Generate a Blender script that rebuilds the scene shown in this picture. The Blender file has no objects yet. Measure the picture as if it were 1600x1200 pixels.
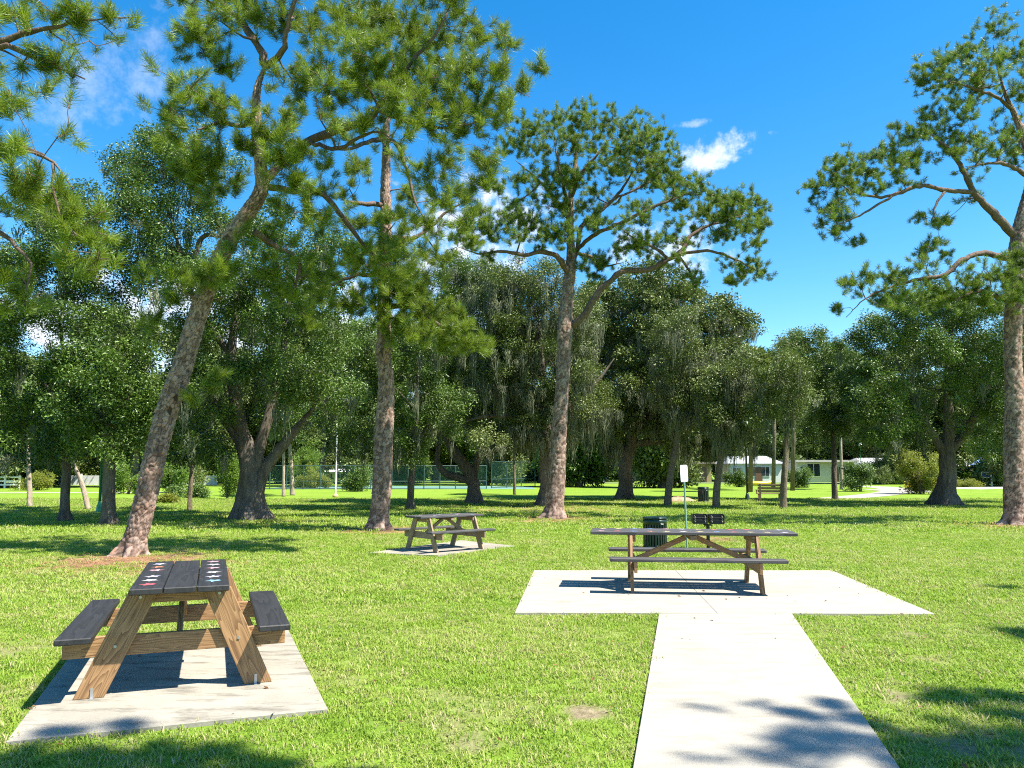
import bpy, bmesh, math, random
import numpy as np
from mathutils import Vector, Matrix, Euler, kdtree

random.seed(7)
RNG = np.random.default_rng(11)
R = math.radians
scene = bpy.context.scene

# ------------------------------------------------------------------ camera
F_PX, CAM_H = 1208.0, 1.6
PITCH = math.atan(135 / F_PX)
cam_data = bpy.data.cameras.new('camera')
cam_data.sensor_width = 36
cam_data.lens = 36 * F_PX / 1600
cam_data.clip_end = 3000
cam = bpy.data.objects.new('camera', cam_data)
scene.collection.objects.link(cam)
cam.location = (0, 0, CAM_H)
cam.rotation_euler = (math.pi / 2 + PITCH, 0, 0)
scene.camera = cam

# ------------------------------------------------------------------ light
SUN_DIR = Vector((0.43, -0.18, 0.76)).normalized()
sun_data = bpy.data.lights.new('sun', 'SUN')
sun_data.energy = 5.0
sun_data.angle = R(0.53)
sun_data.color = (1.0, 0.95, 0.86)
sun = bpy.data.objects.new('sun', sun_data)
scene.collection.objects.link(sun)
sun.rotation_euler = SUN_DIR.to_track_quat('Z', 'Y').to_euler()
sun.location = (20, -10, 40)

scene.view_settings.view_transform = 'Standard'
scene.view_settings.look = 'None'
scene.view_settings.gamma = 1.0
scene.view_settings.exposure = 1.48
scene.render.engine = 'CYCLES'
cy = scene.cycles
cy.max_bounces = 5
cy.diffuse_bounces = 1
cy.glossy_bounces = 2
cy.transmission_bounces = 4
cy.transparent_max_bounces = 12
cy.use_denoising = False
try:
    cy.denoiser = 'OPENIMAGEDENOISE'
except Exception:
    pass
cy.sample_clamp_indirect = 6
cy.adaptive_threshold = 0.012
cy.filter_width = 1.1


def ray(x, y):
    u = (x - 800) / F_PX
    v = (600 - y) / F_PX
    c, s = math.cos(PITCH), math.sin(PITCH)
    return Vector((u, c - v * s, s + v * c))


def P(x, y, d):
    """world point seen at photo pixel x, y at distance d along the lawn"""
    r = ray(x, y)
    t = d / r.y
    return Vector((r.x * t, d, CAM_H + r.z * t))


def G(x, y):
    r = ray(x, y)
    t = -CAM_H / r.z
    return Vector((r.x * t, r.y * t, 0))


world = bpy.data.worlds.new('World')
scene.world = world
world.use_nodes = True
wt = world.node_tree
wt.nodes.clear()


def N(t, typ, **kw):
    n = t.nodes.new(typ)
    for k, v in kw.items():
        setattr(n, k, v)
    return n


def math_node(t, op, a, b=None, clamp=False):
    n = N(t, 'ShaderNodeMath', operation=op, use_clamp=clamp)
    for i, v in enumerate((a, b)):
        if v is None:
            continue
        if isinstance(v, (int, float)):
            n.inputs[i].default_value = v
        else:
            t.links.new(v, n.inputs[i])
    return n.outputs[0]


sky = N(wt, 'ShaderNodeTexSky', sky_type='NISHITA')
sky.sun_disc = False
sky.sun_elevation = math.asin(SUN_DIR.z)
sky.sun_rotation = math.atan2(SUN_DIR.x, SUN_DIR.y)
sky.air_density = 1.0
sky.dust_density = 0.3
sky.ozone_density = 2.0
hsv = N(wt, 'ShaderNodeHueSaturation')
hsv.inputs['Saturation'].default_value = 1.44
hsv.inputs['Value'].default_value = 1.0
hsv.inputs['Hue'].default_value = 0.496
wt.links.new(sky.outputs[0], hsv.inputs['Color'])
tc = N(wt, 'ShaderNodeTexCoord')
noise = N(wt, 'ShaderNodeTexNoise')
noise.inputs['Scale'].default_value = 26
noise.inputs['Detail'].default_value = 5
noise.inputs['Roughness'].default_value = 0.68
wt.links.new(tc.outputs['Generated'], noise.inputs['Vector'])
def cloud_mask(px, py, a, b, tilt, amt, soft=0.75):
    d = ray(px, py).normalized()
    rt = d.cross(Vector((0, 0, 1))).normalized()
    up = rt.cross(d).normalized()
    c, s = math.cos(tilt), math.sin(tilt)
    ax1 = (rt * c + up * s) / (a / F_PX)
    ax2 = (up * c - rt * s) / (b / F_PX)
    sub = N(wt, 'ShaderNodeVectorMath', operation='SUBTRACT')
    wt.links.new(tc.outputs['Generated'], sub.inputs[0])
    sub.inputs[1].default_value = d
    o = []
    for axv in (ax1, ax2):
        dn = N(wt, 'ShaderNodeVectorMath', operation='DOT_PRODUCT')
        wt.links.new(sub.outputs[0], dn.inputs[0])
        dn.inputs[1].default_value = axv
        o.append(math_node(wt, 'POWER', math_node(wt, 'ABSOLUTE', dn.outputs['Value']), 2.0))
    rr = math_node(wt, 'ADD', o[0], o[1])
    nn = math_node(wt, 'MULTIPLY', math_node(wt, 'SUBTRACT', noise.outputs[0], 0.5), 6.0)
    rr = math_node(wt, 'ADD', rr, nn)
    mr = N(wt, 'ShaderNodeMapRange', interpolation_type='SMOOTHSTEP')
    mr.inputs['From Min'].default_value = 1.0
    mr.inputs['From Max'].default_value = 1.0 - soft * 1.4
    mr.inputs['To Max'].default_value = amt
    wt.links.new(rr, mr.inputs['Value'])
    return mr.outputs[0]


cm = None
for spec in ((1122, 236, 64, 26, R(14), 0.9, 1.5), (1085, 192, 24, 7, 0, 0.4, 1.2), (735, 370, 150, 95, 0.2, 1.0, 1.3),
             (1045, 400, 110, 60, 0.3, 0.8, 1.3), (175, 110, 130, 80, 0.5, 0.26, 1.6), (330, 520, 420, 110, 0, 0.85, 1.0)):
    m_ = cloud_mask(*spec)
    cm = m_ if cm is None else math_node(wt, 'MAXIMUM', cm, m_)
mixc = N(wt, 'ShaderNodeMix', data_type='RGBA')
wt.links.new(cm, mixc.inputs['Factor'])
wt.links.new(hsv.outputs[0], mixc.inputs[6])
mixc.inputs[7].default_value = (5.0, 5.2, 5.5, 1)
bg = N(wt, 'ShaderNodeBackground')
bg.inputs['Strength'].default_value = 0.096
wt.links.new(mixc.outputs[2], bg.inputs['Color'])
wo = N(wt, 'ShaderNodeOutputWorld')
wt.links.new(bg.outputs[0], wo.inputs[0])


# ------------------------------------------------------------------ helpers
COL = scene.collection


def tag(o, label=None, cat=None, group=None, kind=None):
    if label: o['label'] = label
    if cat: o['category'] = cat
    if group: o['group'] = group
    if kind: o['kind'] = kind
    return o


def empty(name, loc, rz=0.0):
    o = bpy.data.objects.new(name, None)
    COL.objects.link(o)
    o.location = loc
    o.rotation_euler = (0, 0, rz)
    o.empty_display_size = 0.2
    return o


class MB:
    """collects shapes for one mesh"""
    def __init__(self):
        self.v, self.f, self.n = [], [], 0
        self.att = {}

    def add(self, verts, faces):
        b = self.n
        self.v.extend([tuple(p) for p in verts])
        self.f.extend([tuple(i + b for i in q) for q in faces])
        self.n = len(self.v)

    def box(self, c, s, m=None):
        x, y, z = s[0] / 2, s[1] / 2, s[2] / 2
        vs = [Vector((a, b, e)) for a in (-x, x) for b in (-y, y) for e in (-z, z)]
        if m is not None:
            vs = [m @ p for p in vs]
        vs = [p + Vector(c) for p in vs]
        self.add(vs, [(0, 1, 3, 2), (4, 6, 7, 5), (0, 4, 5, 1), (2, 3, 7, 6), (0, 2, 6, 4), (1, 5, 7, 3)])

    def tube(self, pts, rad, n=8, cap=True):
        pts = [Vector(p) for p in pts]
        k = len(pts)
        ref = None
        vs, fs = [], []
        for i in range(k):
            t = (pts[min(i + 1, k - 1)] - pts[max(i - 1, 0)])
            if t.length < 1e-6:
                t = Vector((0, 0, 1))
            t.normalize()
            if ref is None:
                ref = t.orthogonal().normalized()
            ref = (ref - t * ref.dot(t))
            if ref.length < 1e-5:
                ref = t.orthogonal()
            ref.normalize()
            b = t.cross(ref)
            for j in range(n):
                a = 2 * math.pi * j / n
                vs.append(pts[i] + (ref * math.cos(a) + b * math.sin(a)) * rad[i])
        for i in range(k - 1):
            for j in range(n):
                j2 = (j + 1) % n
                fs.append((i * n + j, i * n + j2, (i + 1) * n + j2, (i + 1) * n + j))
        if cap:
            fs.append(tuple(range(n - 1, -1, -1)))
            fs.append(tuple((k - 1) * n + j for j in range(n)))
        self.add(vs, fs)

    def lathe(self, prof, n=16, c=(0, 0, 0)):
        c = Vector(c)
        vs, fs = [], []
        for r_, z in prof:
            for j in range(n):
                a = 2 * math.pi * j / n
                vs.append(c + Vector((r_ * math.cos(a), r_ * math.sin(a), z)))
        for i in range(len(prof) - 1):
            for j in range(n):
                j2 = (j + 1) % n
                fs.append((i * n + j, i * n + j2, (i + 1) * n + j2, (i + 1) * n + j))
        fs.append(tuple(range(n - 1, -1, -1)))
        fs.append(tuple((len(prof) - 1) * n + j for j in range(n)))
        self.add(vs, fs)

    def build(self, name, mat, parent=None, smooth=False, bevel=0.0):
        me = bpy.data.meshes.new(name)
        me.from_pydata(self.v, [], self.f)
        if bevel > 0:
            bm = bmesh.new()
            bm.from_mesh(me)
            bmesh.ops.bevel(bm, geom=bm.edges[:], offset=bevel, segments=1, affect='EDGES')
            bm.to_mesh(me)
            bm.free()
        if smooth:
            me.polygons.foreach_set('use_smooth', [True] * len(me.polygons))
        for an, arr in self.att.items():
            at = me.attributes.new(an, 'FLOAT', 'POINT')
            at.data.foreach_set('value', np.asarray(arr, dtype=np.float32))
        me.materials.append(mat)
        me.update()
        o = bpy.data.objects.new(name, me)
        COL.objects.link(o)
        if parent is not None:
            o.parent = parent
        return o


def spline(pts, step):
    """Catmull-Rom resample of rows (any columns), first three being xyz"""
    a = np.array(pts, dtype=float)
    a = np.vstack([2 * a[0] - a[1], a, 2 * a[-1] - a[-2]])
    out = []
    for i in range(1, len(a) - 2):
        seg = np.linalg.norm(a[i + 1][:3] - a[i][:3])
        n = max(1, int(math.ceil(seg / step)))
        for k in range(n):
            t = k / n
            p0, p1, p2, p3 = a[i - 1], a[i], a[i + 1], a[i + 2]
            out.append(0.5 * ((2 * p1) + (p2 - p0) * t + (2 * p0 - 5 * p1 + 4 * p2 - p3) * t * t + (3 * p1 - p0 - 3 * p2 + p3) * t ** 3))
    out.append(a[-2])
    return np.array(out)


# ------------------------------------------------------------------ materials
def new_mat(name):
    m = bpy.data.materials.new(name)
    m.use_nodes = True
    t = m.node_tree
    b = t.nodes['Principled BSDF']
    return m, t, b


def ramp(t, fac, stops):
    n = N(t, 'ShaderNodeValToRGB')
    el = n.color_ramp.elements
    while len(el) < len(stops):
        el.new(0.5)
    for e, (p, c) in zip(el, stops):
        e.position = p
        e.color = (c[0], c[1], c[2], 1)
    t.links.new(fac, n.inputs[0])
    return n.outputs[0]


def noise_tex(t, scale, detail=5, rough=0.55, coord='Object', mscale=None):
    c = N(t, 'ShaderNodeTexCoord')
    n = N(t, 'ShaderNodeTexNoise')
    n.inputs['Scale'].default_value = scale
    n.inputs['Detail'].default_value = detail
    n.inputs['Roughness'].default_value = rough
    src = c.outputs[coord] if coord != 'World' else N(t, 'ShaderNodeNewGeometry').outputs['Position']
    if mscale:
        mp = N(t, 'ShaderNodeMapping')
        mp.inputs['Scale'].default_value = mscale
        t.links.new(src, mp.inputs[0])
        src = mp.outputs[0]
    t.links.new(src, n.inputs['Vector'])
    return n.outputs[0]


def bump(t, b, h, strength, dist):
    bn = N(t, 'ShaderNodeBump')
    bn.inputs['Strength'].default_value = strength
    bn.inputs['Distance'].default_value = dist
    t.links.new(h, bn.inputs['Height'])
    t.links.new(bn.outputs[0], b.inputs['Normal'])


def mixcol(t, fac, a, b):
    n = N(t, 'ShaderNodeMix', data_type='RGBA')
    for v, s in ((fac, n.inputs['Factor']), (a, n.inputs[6]), (b, n.inputs[7])):
        if isinstance(v, (int, float)):
            s.default_value = v
        elif isinstance(v, (tuple, list)):
            s.default_value = (v[0], v[1], v[2], 1)
        else:
            t.links.new(v, s)
    return n.outputs[2]


def plain(name, col, rough=0.6, metal=0.0, var=0.15, scale=6, bmp=0.0):
    m, t, b = new_mat(name)
    n = noise_tex(t, scale)
    lo = tuple(c * (1 - var) for c in col)
    hi = tuple(min(1, c * (1 + var)) for c in col)
    t.links.new(ramp(t, n, [(0.3, lo), (0.7, hi)]), b.inputs['Base Color'])
    b.inputs['Roughness'].default_value = rough
    b.inputs['Metallic'].default_value = metal
    if bmp:
        bump(t, b, noise_tex(t, scale * 8), 0.4, bmp)
    return m


def leaf_mat(name, lo, hi, trans, rough=0.45, world_scale=0.35, spec=0.5, tfac=0.35):
    m, t, b = new_mat(name)
    oi = N(t, 'ShaderNodeObjectInfo')
    wn = noise_tex(t, world_scale, 3, 0.5, 'World')
    f = math_node(t, 'ADD', math_node(t, 'MULTIPLY', oi.outputs['Random'], 0.55), math_node(t, 'MULTIPLY', wn, 0.5))
    col = ramp(t, f, [(0.1, lo), (0.9, hi)])
    t.links.new(col, b.inputs['Base Color'])
    b.inputs['Roughness'].default_value = rough
    b.inputs['Specular IOR Level'].default_value = spec
    tr = N(t, 'ShaderNodeBsdfTranslucent')
    t.links.new(mixcol(t, 0.5, col, trans), tr.inputs['Color'])
    mx = N(t, 'ShaderNodeMixShader')
    mx.inputs[0].default_value = tfac
    t.links.new(b.outputs[0], mx.inputs[1])
    t.links.new(tr.outputs[0], mx.inputs[2])
    t.links.new(mx.outputs[0], t.nodes['Material Output'].inputs[0])
    return m


M = {}
M['needle'] = leaf_mat('pine needles', (0.018, 0.052, 0.008), (0.225, 0.32, 0.028), (0.44, 0.56, 0.04), 0.42, 0.8, 0.3, 0.26)
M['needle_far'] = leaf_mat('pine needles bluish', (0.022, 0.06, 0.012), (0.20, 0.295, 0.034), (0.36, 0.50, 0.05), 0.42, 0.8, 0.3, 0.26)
M['oak'] = leaf_mat('oak leaves', (0.016, 0.042, 0.008), (0.145, 0.235, 0.038), (0.24, 0.38, 0.03), 0.42, 0.9, 0.4, 0.1)
M['oak_pale'] = leaf_mat('oak leaves olive', (0.032, 0.055, 0.012), (0.21, 0.265, 0.07), (0.26, 0.34, 0.05), 0.45, 0.9, 0.35, 0.1)
M['oak_bright'] = leaf_mat('young leaves', (0.07, 0.14, 0.02), (0.16, 0.26, 0.035), (0.34, 0.46, 0.05), 0.45, 0.6, 0.4, 0.36)
M['shrub_gold'] = leaf_mat('yellow green shrub', (0.13, 0.17, 0.03), (0.26, 0.28, 0.04), (0.4, 0.42, 0.05), 0.5, 0.6, 0.3, 0.36)
M['flower'] = leaf_mat('yellow blossom', (0.45, 0.34, 0.03), (0.7, 0.55, 0.05), (0.6, 0.5, 0.05), 0.5, 0.6, 0.3, 0.3)
M['moss'] = leaf_mat('spanish moss', (0.10, 0.115, 0.07), (0.22, 0.24, 0.15), (0.25, 0.27, 0.14), 0.8, 0.5, 0.1, 0.25)
M['palm'] = leaf_mat('palm fronds', (0.08, 0.13, 0.03), (0.17, 0.22, 0.05), (0.3, 0.36, 0.06), 0.4, 0.5, 0.5, 0.3)
M['straw'] = leaf_mat('fallen pine straw', (0.22, 0.10, 0.05), (0.46, 0.27, 0.14), (0.3, 0.18, 0.08), 0.7, 0.8, 0.2, 0.1)


def grass_mat():
    m, t, b = new_mat('grass blades')
    oi = N(t, 'ShaderNodeObjectInfo')
    wn = noise_tex(t, 0.9, 4, 0.55, 'World')
    wn2 = noise_tex(t, 0.22, 3, 0.5, 'World')
    f = math_node(t, 'ADD', math_node(t, 'MULTIPLY', oi.outputs['Random'], 0.42),
                  math_node(t, 'ADD', math_node(t, 'MULTIPLY', wn, 0.5), math_node(t, 'MULTIPLY', wn2, 0.25)))
    col = ramp(t, f, [(0.25, (0.115, 0.20, 0.016)), (0.46, (0.215, 0.335, 0.032)), (0.62, (0.315, 0.405, 0.06)), (0.8, (0.42, 0.39, 0.16))])
    t.links.new(col, b.inputs['Base Color'])
    b.inputs['Roughness'].default_value = 0.5
    b.inputs['Specular IOR Level'].default_value = 0.3
    tr = N(t, 'ShaderNodeBsdfTranslucent')
    t.links.new(mixcol(t, 0.5, col, (0.30, 0.46, 0.03)), tr.inputs['Color'])
    mx = N(t, 'ShaderNodeMixShader')
    mx.inputs[0].default_value = 0.4
    t.links.new(b.outputs[0], mx.inputs[1])
    t.links.new(tr.outputs[0], mx.inputs[2])
    t.links.new(mx.outputs[0], t.nodes['Material Output'].inputs[0])
    return m


M['grass'] = grass_mat()


def ground_mat():
    m, t, b = new_mat('lawn soil and turf')
    wn = noise_tex(t, 0.9, 4, 0.55, 'World')
    wn2 = noise_tex(t, 0.22, 3, 0.5, 'World')
    fine = noise_tex(t, 34, 4, 0.7, 'World', (1, 0.5, 1))
    f = math_node(t, 'ADD', math_node(t, 'MULTIPLY', fine, 0.45), math_node(t, 'ADD', math_node(t, 'MULTIPLY', wn, 0.35), math_node(t, 'MULTIPLY', wn2, 0.3)))
    col = ramp(t, f, [(0.3, (0.075, 0.14, 0.012)), (0.5, (0.145, 0.24, 0.022)), (0.68, (0.205, 0.285, 0.038)), (0.82, (0.26, 0.27, 0.09))])
    at = N(t, 'ShaderNodeAttribute', attribute_name='bare')
    st = N(t, 'ShaderNodeAttribute', attribute_name='straw')
    soil = ramp(t, noise_tex(t, 14, 5, 0.65, 'World'), [(0.3, (0.12, 0.085, 0.055)), (0.7, (0.34, 0.26, 0.175))])
    strw = ramp(t, noise_tex(t, 22, 6, 0.7, 'World'), [(0.3, (0.16, 0.085, 0.045)), (0.7, (0.42, 0.26, 0.15))])
    col = mixcol(t, at.outputs['Fac'], col, soil)
    col = mixcol(t, st.outputs['Fac'], col, strw)
    t.links.new(col, b.inputs['Base Color'])
    b.inputs['Roughness'].default_value = 0.9
    b.inputs['Specular IOR Level'].default_value = 0.1
    bump(t, b, noise_tex(t, 26, 5, 0.7, 'World'), 0.7, 0.05)
    return m


M['ground'] = ground_mat()


def concrete_mat(name, lo, hi, stain, samt):
    m, t, b = new_mat(name)
    n1 = noise_tex(t, 1.1, 6, 0.6, 'World')
    n2 = noise_tex(t, 60, 3, 0.6, 'World')
    n3 = noise_tex(t, 5, 6, 0.7, 'World', (0.45, 1.6, 1))
    f = math_node(t, 'ADD', math_node(t, 'MULTIPLY', n1, 0.7), math_node(t, 'MULTIPLY', n2, 0.3))
    col = ramp(t, f, [(0.3, lo), (0.7, hi)])
    mk = N(t, 'ShaderNodeMapRange')
    mk.inputs['From Min'].default_value = 0.5
    mk.inputs['From Max'].default_value = 0.72
    mk.inputs['To Max'].default_value = samt
    t.links.new(n3, mk.inputs['Value'])
    col = mixcol(t, mk.outputs[0], col, stain)
    t.links.new(col, b.inputs['Base Color'])
    b.inputs['Roughness'].default_value = 0.85
    b.inputs['Specular IOR Level'].default_value = 0.2
    bump(t, b, n2, 0.25, 0.004)
    return m


M['concrete'] = concrete_mat('fresh concrete', (0.285, 0.262, 0.215), (0.345, 0.317, 0.262), (0.23, 0.204, 0.162), 0.85)
M['concrete_old'] = concrete_mat('weathered concrete', (0.21, 0.19, 0.15), (0.355, 0.325, 0.265), (0.095, 0.085, 0.066), 0.9)


def wood_mat(name, lo, hi, rough=0.6, ringscale=16.0):
    m, t, b = new_mat(name)
    c = N(t, 'ShaderNodeTexCoord')
    mp = N(t, 'ShaderNodeMapping')
    mp.inputs['Scale'].default_value = (0.55, 6, 3)
    oi = N(t, 'ShaderNodeObjectInfo')
    cmb = N(t, 'ShaderNodeCombineXYZ')
    rm = math_node(t, 'MULTIPLY', oi.outputs['Random'], 17.0)
    t.links.new(rm, cmb.inputs[0])
    t.links.new(rm, cmb.inputs[2])
    t.links.new(cmb.outputs[0], mp.inputs['Location'])
    t.links.new(c.outputs['Object'], mp.inputs[0])
    n = N(t, 'ShaderNodeTexNoise')
    n.inputs['Scale'].default_value = 1.6
    n.inputs['Detail'].default_value = 2
    t.links.new(mp.outputs[0], n.inputs['Vector'])
    rings = math_node(t, 'FRACT', math_node(t, 'MULTIPLY', n.outputs[0], ringscale))
    fine = noise_tex(t, 5, 5, 0.7, 'Object', (1, 40, 40))
    f = math_node(t, 'ADD', math_node(t, 'MULTIPLY', rings, 0.6), math_node(t, 'MULTIPLY', fine, 0.4))
    t.links.new(ramp(t, f, [(0.15, hi), (0.55, tuple((a + q) / 2 for a, q in zip(lo, hi))), (0.85, lo)]), b.inputs['Base Color'])
    b.inputs['Roughness'].default_value = rough
    bump(t, b, f, 0.3, 0.003)
    return m


M['wood'] = wood_mat('treated brown timber', (0.13, 0.062, 0.022), (0.37, 0.215, 0.095))
M['wood_grey'] = wood_mat('weathered timber', (0.15, 0.095, 0.05), (0.36, 0.25, 0.14))
M['black_paint'] = wood_mat('black painted timber', (0.011, 0.0105, 0.011), (0.026, 0.025, 0.025), 0.6, 5)
M['black_worn'] = wood_mat('worn charcoal painted timber', (0.03, 0.029, 0.03), (0.075, 0.07, 0.068), 0.65, 6)
M['steel'] = plain('galvanised bracket', (0.45, 0.45, 0.44), 0.4, 0.8)
M['black_metal'] = plain('black steel', (0.02, 0.02, 0.02), 0.5, 0.3)
M['rust'] = plain('grill bracket', (0.42, 0.33, 0.24), 0.7, 0.3)
M['green_can'] = plain('dark green coated steel', (0.012, 0.03, 0.022), 0.35, 0.2)
M['dark_in'] = plain('bin liner', (0.01, 0.01, 0.01), 0.7)
M['green_post'] = plain('pale green post', (0.20, 0.33, 0.27), 0.45, 0.1)
M['lamp_green'] = plain('green lamp paint', (0.03, 0.22, 0.13), 0.4, 0.1)
M['lamp_dark'] = plain('dark lamp paint', (0.02, 0.045, 0.03), 0.4, 0.1)
M['sign_white'] = plain('blank sign back', (0.8, 0.8, 0.8), 0.4, 0.0, 0.03)
M['white'] = plain('white paint', (0.74, 0.74, 0.72), 0.5, 0, 0.05)
M['glass'] = plain('dark window glass', (0.03, 0.04, 0.05), 0.08)
M['globe'] = plain('frosted lamp globe', (0.7, 0.72, 0.66), 0.3, 0, 0.05)


def bark_pine():
    m, t, b = new_mat('plated pine bark')
    pl = N(t, 'ShaderNodeAttribute', attribute_name='plate')
    ed = N(t, 'ShaderNodeAttribute', attribute_name='crack')
    n = noise_tex(t, 22, 5, 0.65, 'World')
    f = math_node(t, 'ADD', math_node(t, 'MULTIPLY', pl.outputs['Fac'], 0.5), math_node(t, 'MULTIPLY', n, 0.55))
    col = ramp(t, f, [(0.2, (0.12, 0.074, 0.055)), (0.42, (0.225, 0.15, 0.115)), (0.62, (0.35, 0.26, 0.21)), (0.85, (0.33, 0.16, 0.10))])
    col = mixcol(t, ed.outputs['Fac'], col, (0.06, 0.04, 0.03))
    t.links.new(col, b.inputs['Base Color'])
    b.inputs['Roughness'].default_value = 0.85
    b.inputs['Specular IOR Level'].default_value = 0.15
    bump(t, b, noise_tex(t, 45, 5, 0.7, 'World', (1, 1, 0.4)), 0.6, 0.012)
    return m


def bark_plain(name, lo, hi, zs=0.25, sc=9):
    m, t, b = new_mat(name)
    n = noise_tex(t, sc, 6, 0.68, 'World', (1, 1, zs))
    n2 = noise_tex(t, 1.3, 3, 0.5, 'World')
    f = math_node(t, 'ADD', math_node(t, 'MULTIPLY', n, 0.75), math_node(t, 'MULTIPLY', n2, 0.25))
    t.links.new(ramp(t, f, [(0.3, lo), (0.7, hi)]), b.inputs['Base Color'])
    b.inputs['Roughness'].default_value = 0.9
    b.inputs['Specular IOR Level'].default_value = 0.15
    bump(t, b, n, 0.9, 0.06)
    return m


M['bark_pine'] = bark_pine()
M['bark_limb'] = bark_plain('pine limb bark', (0.07, 0.048, 0.038), (0.235, 0.165, 0.128), 0.5, 18)
M['bark_oak'] = bark_plain('oak bark', (0.05, 0.04, 0.032), (0.20, 0.165, 0.13))
M['bark_pale'] = bark_plain('pale bark', (0.22, 0.17, 0.125), (0.44, 0.36, 0.28), 0.5, 7)
M['bark_slim'] = bark_plain('brown slim trunk bark', (0.09, 0.068, 0.048), (0.24, 0.19, 0.13), 0.5, 10)


# ------------------------------------------------------------------ scatter (one node group for all foliage)
def make_scatter_group():
    g = bpy.data.node_groups.new('scatter_template', 'GeometryNodeTree')
    g.interface.new_socket('Geometry', in_out='INPUT', socket_type='NodeSocketGeometry')
    g.interface.new_socket('Geometry', in_out='OUTPUT', socket_type='NodeSocketGeometry')
    gi, go = g.nodes.new('NodeGroupInput'), g.nodes.new('NodeGroupOutput')
    at = g.nodes.new('GeometryNodeInputNamedAttribute')
    at.data_type = 'FLOAT'
    at.inputs['Name'].default_value = 'tpl'
    cmp_ = g.nodes.new('FunctionNodeCompare')
    cmp_.data_type = 'FLOAT'
    cmp_.operation = 'GREATER_THAN'
    g.links.new(at.outputs[0], cmp_.inputs[0])
    cmp_.inputs[1].default_value = 0.5
    sep = g.nodes.new('GeometryNodeSeparateGeometry')
    sep.domain = 'POINT'
    g.links.new(gi.outputs[0], sep.inputs['Geometry'])
    g.links.new(cmp_.outputs[0], sep.inputs['Selection'])
    ip = g.nodes.new('GeometryNodeInstanceOnPoints')
    ra = g.nodes.new('GeometryNodeInputNamedAttribute')
    ra.data_type = 'FLOAT_VECTOR'
    ra.inputs['Name'].default_value = 'rot'
    e2r = g.nodes.new('FunctionNodeEulerToRotation')
    g.links.new(ra.outputs[0], e2r.inputs[0])
    sa = g.nodes.new('GeometryNodeInputNamedAttribute')
    sa.data_type = 'FLOAT_VECTOR'
    sa.inputs['Name'].default_value = 'scl'
    g.links.new(sep.outputs['Inverted'], ip.inputs['Points'])
    g.links.new(sep.outputs['Selection'], ip.inputs['Instance'])
    g.links.new(e2r.outputs[0], ip.inputs['Rotation'])
    g.links.new(sa.outputs[0], ip.inputs['Scale'])
    g.links.new(ip.outputs[0], go.inputs[0])
    return g


SCATTER = make_scatter_group()


def scatter(name, tpl, pts, rots, scls, mat, parent=None, kind=None):
    """pts in the parent's frame; rots euler rows; scls rows of 3 or scalars"""
    tv, tf = tpl
    pts = np.asarray(pts, dtype=np.float32).reshape(-1, 3)
    rots = np.asarray(rots, dtype=np.float32).reshape(-1, 3)
    scls = np.asarray(scls, dtype=np.float32)
    if scls.ndim == 1:
        scls = np.repeat(scls[:, None], 3, 1)
    nt, n = len(tv), len(pts)
    me = bpy.data.meshes.new(name)
    me.from_pydata([tuple(p) for p in tv] + [tuple(map(float, p)) for p in pts], [], tf)
    a = me.attributes.new('tpl', 'FLOAT', 'POINT')
    a.data.foreach_set('value', np.concatenate([np.ones(nt), np.zeros(n)]).astype(np.float32))
    for nm, arr in (('rot', rots), ('scl', scls)):
        a = me.attributes.new(nm, 'FLOAT_VECTOR', 'POINT')
        a.data.foreach_set('vector', np.vstack([np.zeros((nt, 3)), arr]).astype(np.float32).ravel())
    me.materials.append(mat)
    me.update()
    o = bpy.data.objects.new(name, me)
    COL.objects.link(o)
    md = o.modifiers.new('scatter', 'NODES')
    md.node_group = SCATTER
    if parent is not None:
        o.parent = parent
    if kind:
        o['kind'] = kind
    return o


# templates -----------------------------------------------------------
def tpl_leaves(n, rad, ln, wd, seed, flat=0.75):
    """clump of bent rhombic leaves filling a ragged ball"""
    rg = random.Random(seed)
    vs, fs = [], []
    for i in range(n):
        while True:
            p = Vector((rg.uniform(-1, 1), rg.uniform(-1, 1), rg.uniform(-1, 1)))
            if 0.15 < p.length < 1:
                break
        p = Vector((p.x, p.y, p.z * flat)) * rad
        d = (p.normalized() * 0.7 + Vector((rg.gauss(0, .6), rg.gauss(0, .6), rg.gauss(-0.1, .45)))).normalized()
        up = Vector((rg.gauss(0, .42), rg.gauss(0, .42), 1)).normalized()
        s = d.cross(up)
        if s.length < 1e-3:
            continue
        s.normalize()
        nn = s.cross(d)
        l = ln * rg.uniform(.65, 1.25)
        w = wd * rg.uniform(.7, 1.2)
        b = len(vs)
        vs += [p, p + d * l * .5 + s * w * .5 + nn * l * .06, p + d * l - nn * l * .08, p + d * l * .5 - s * w * .5 + nn * l * .06]
        fs += [(b, b + 1, b + 2), (b, b + 2, b + 3)]
    return vs, fs


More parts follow.
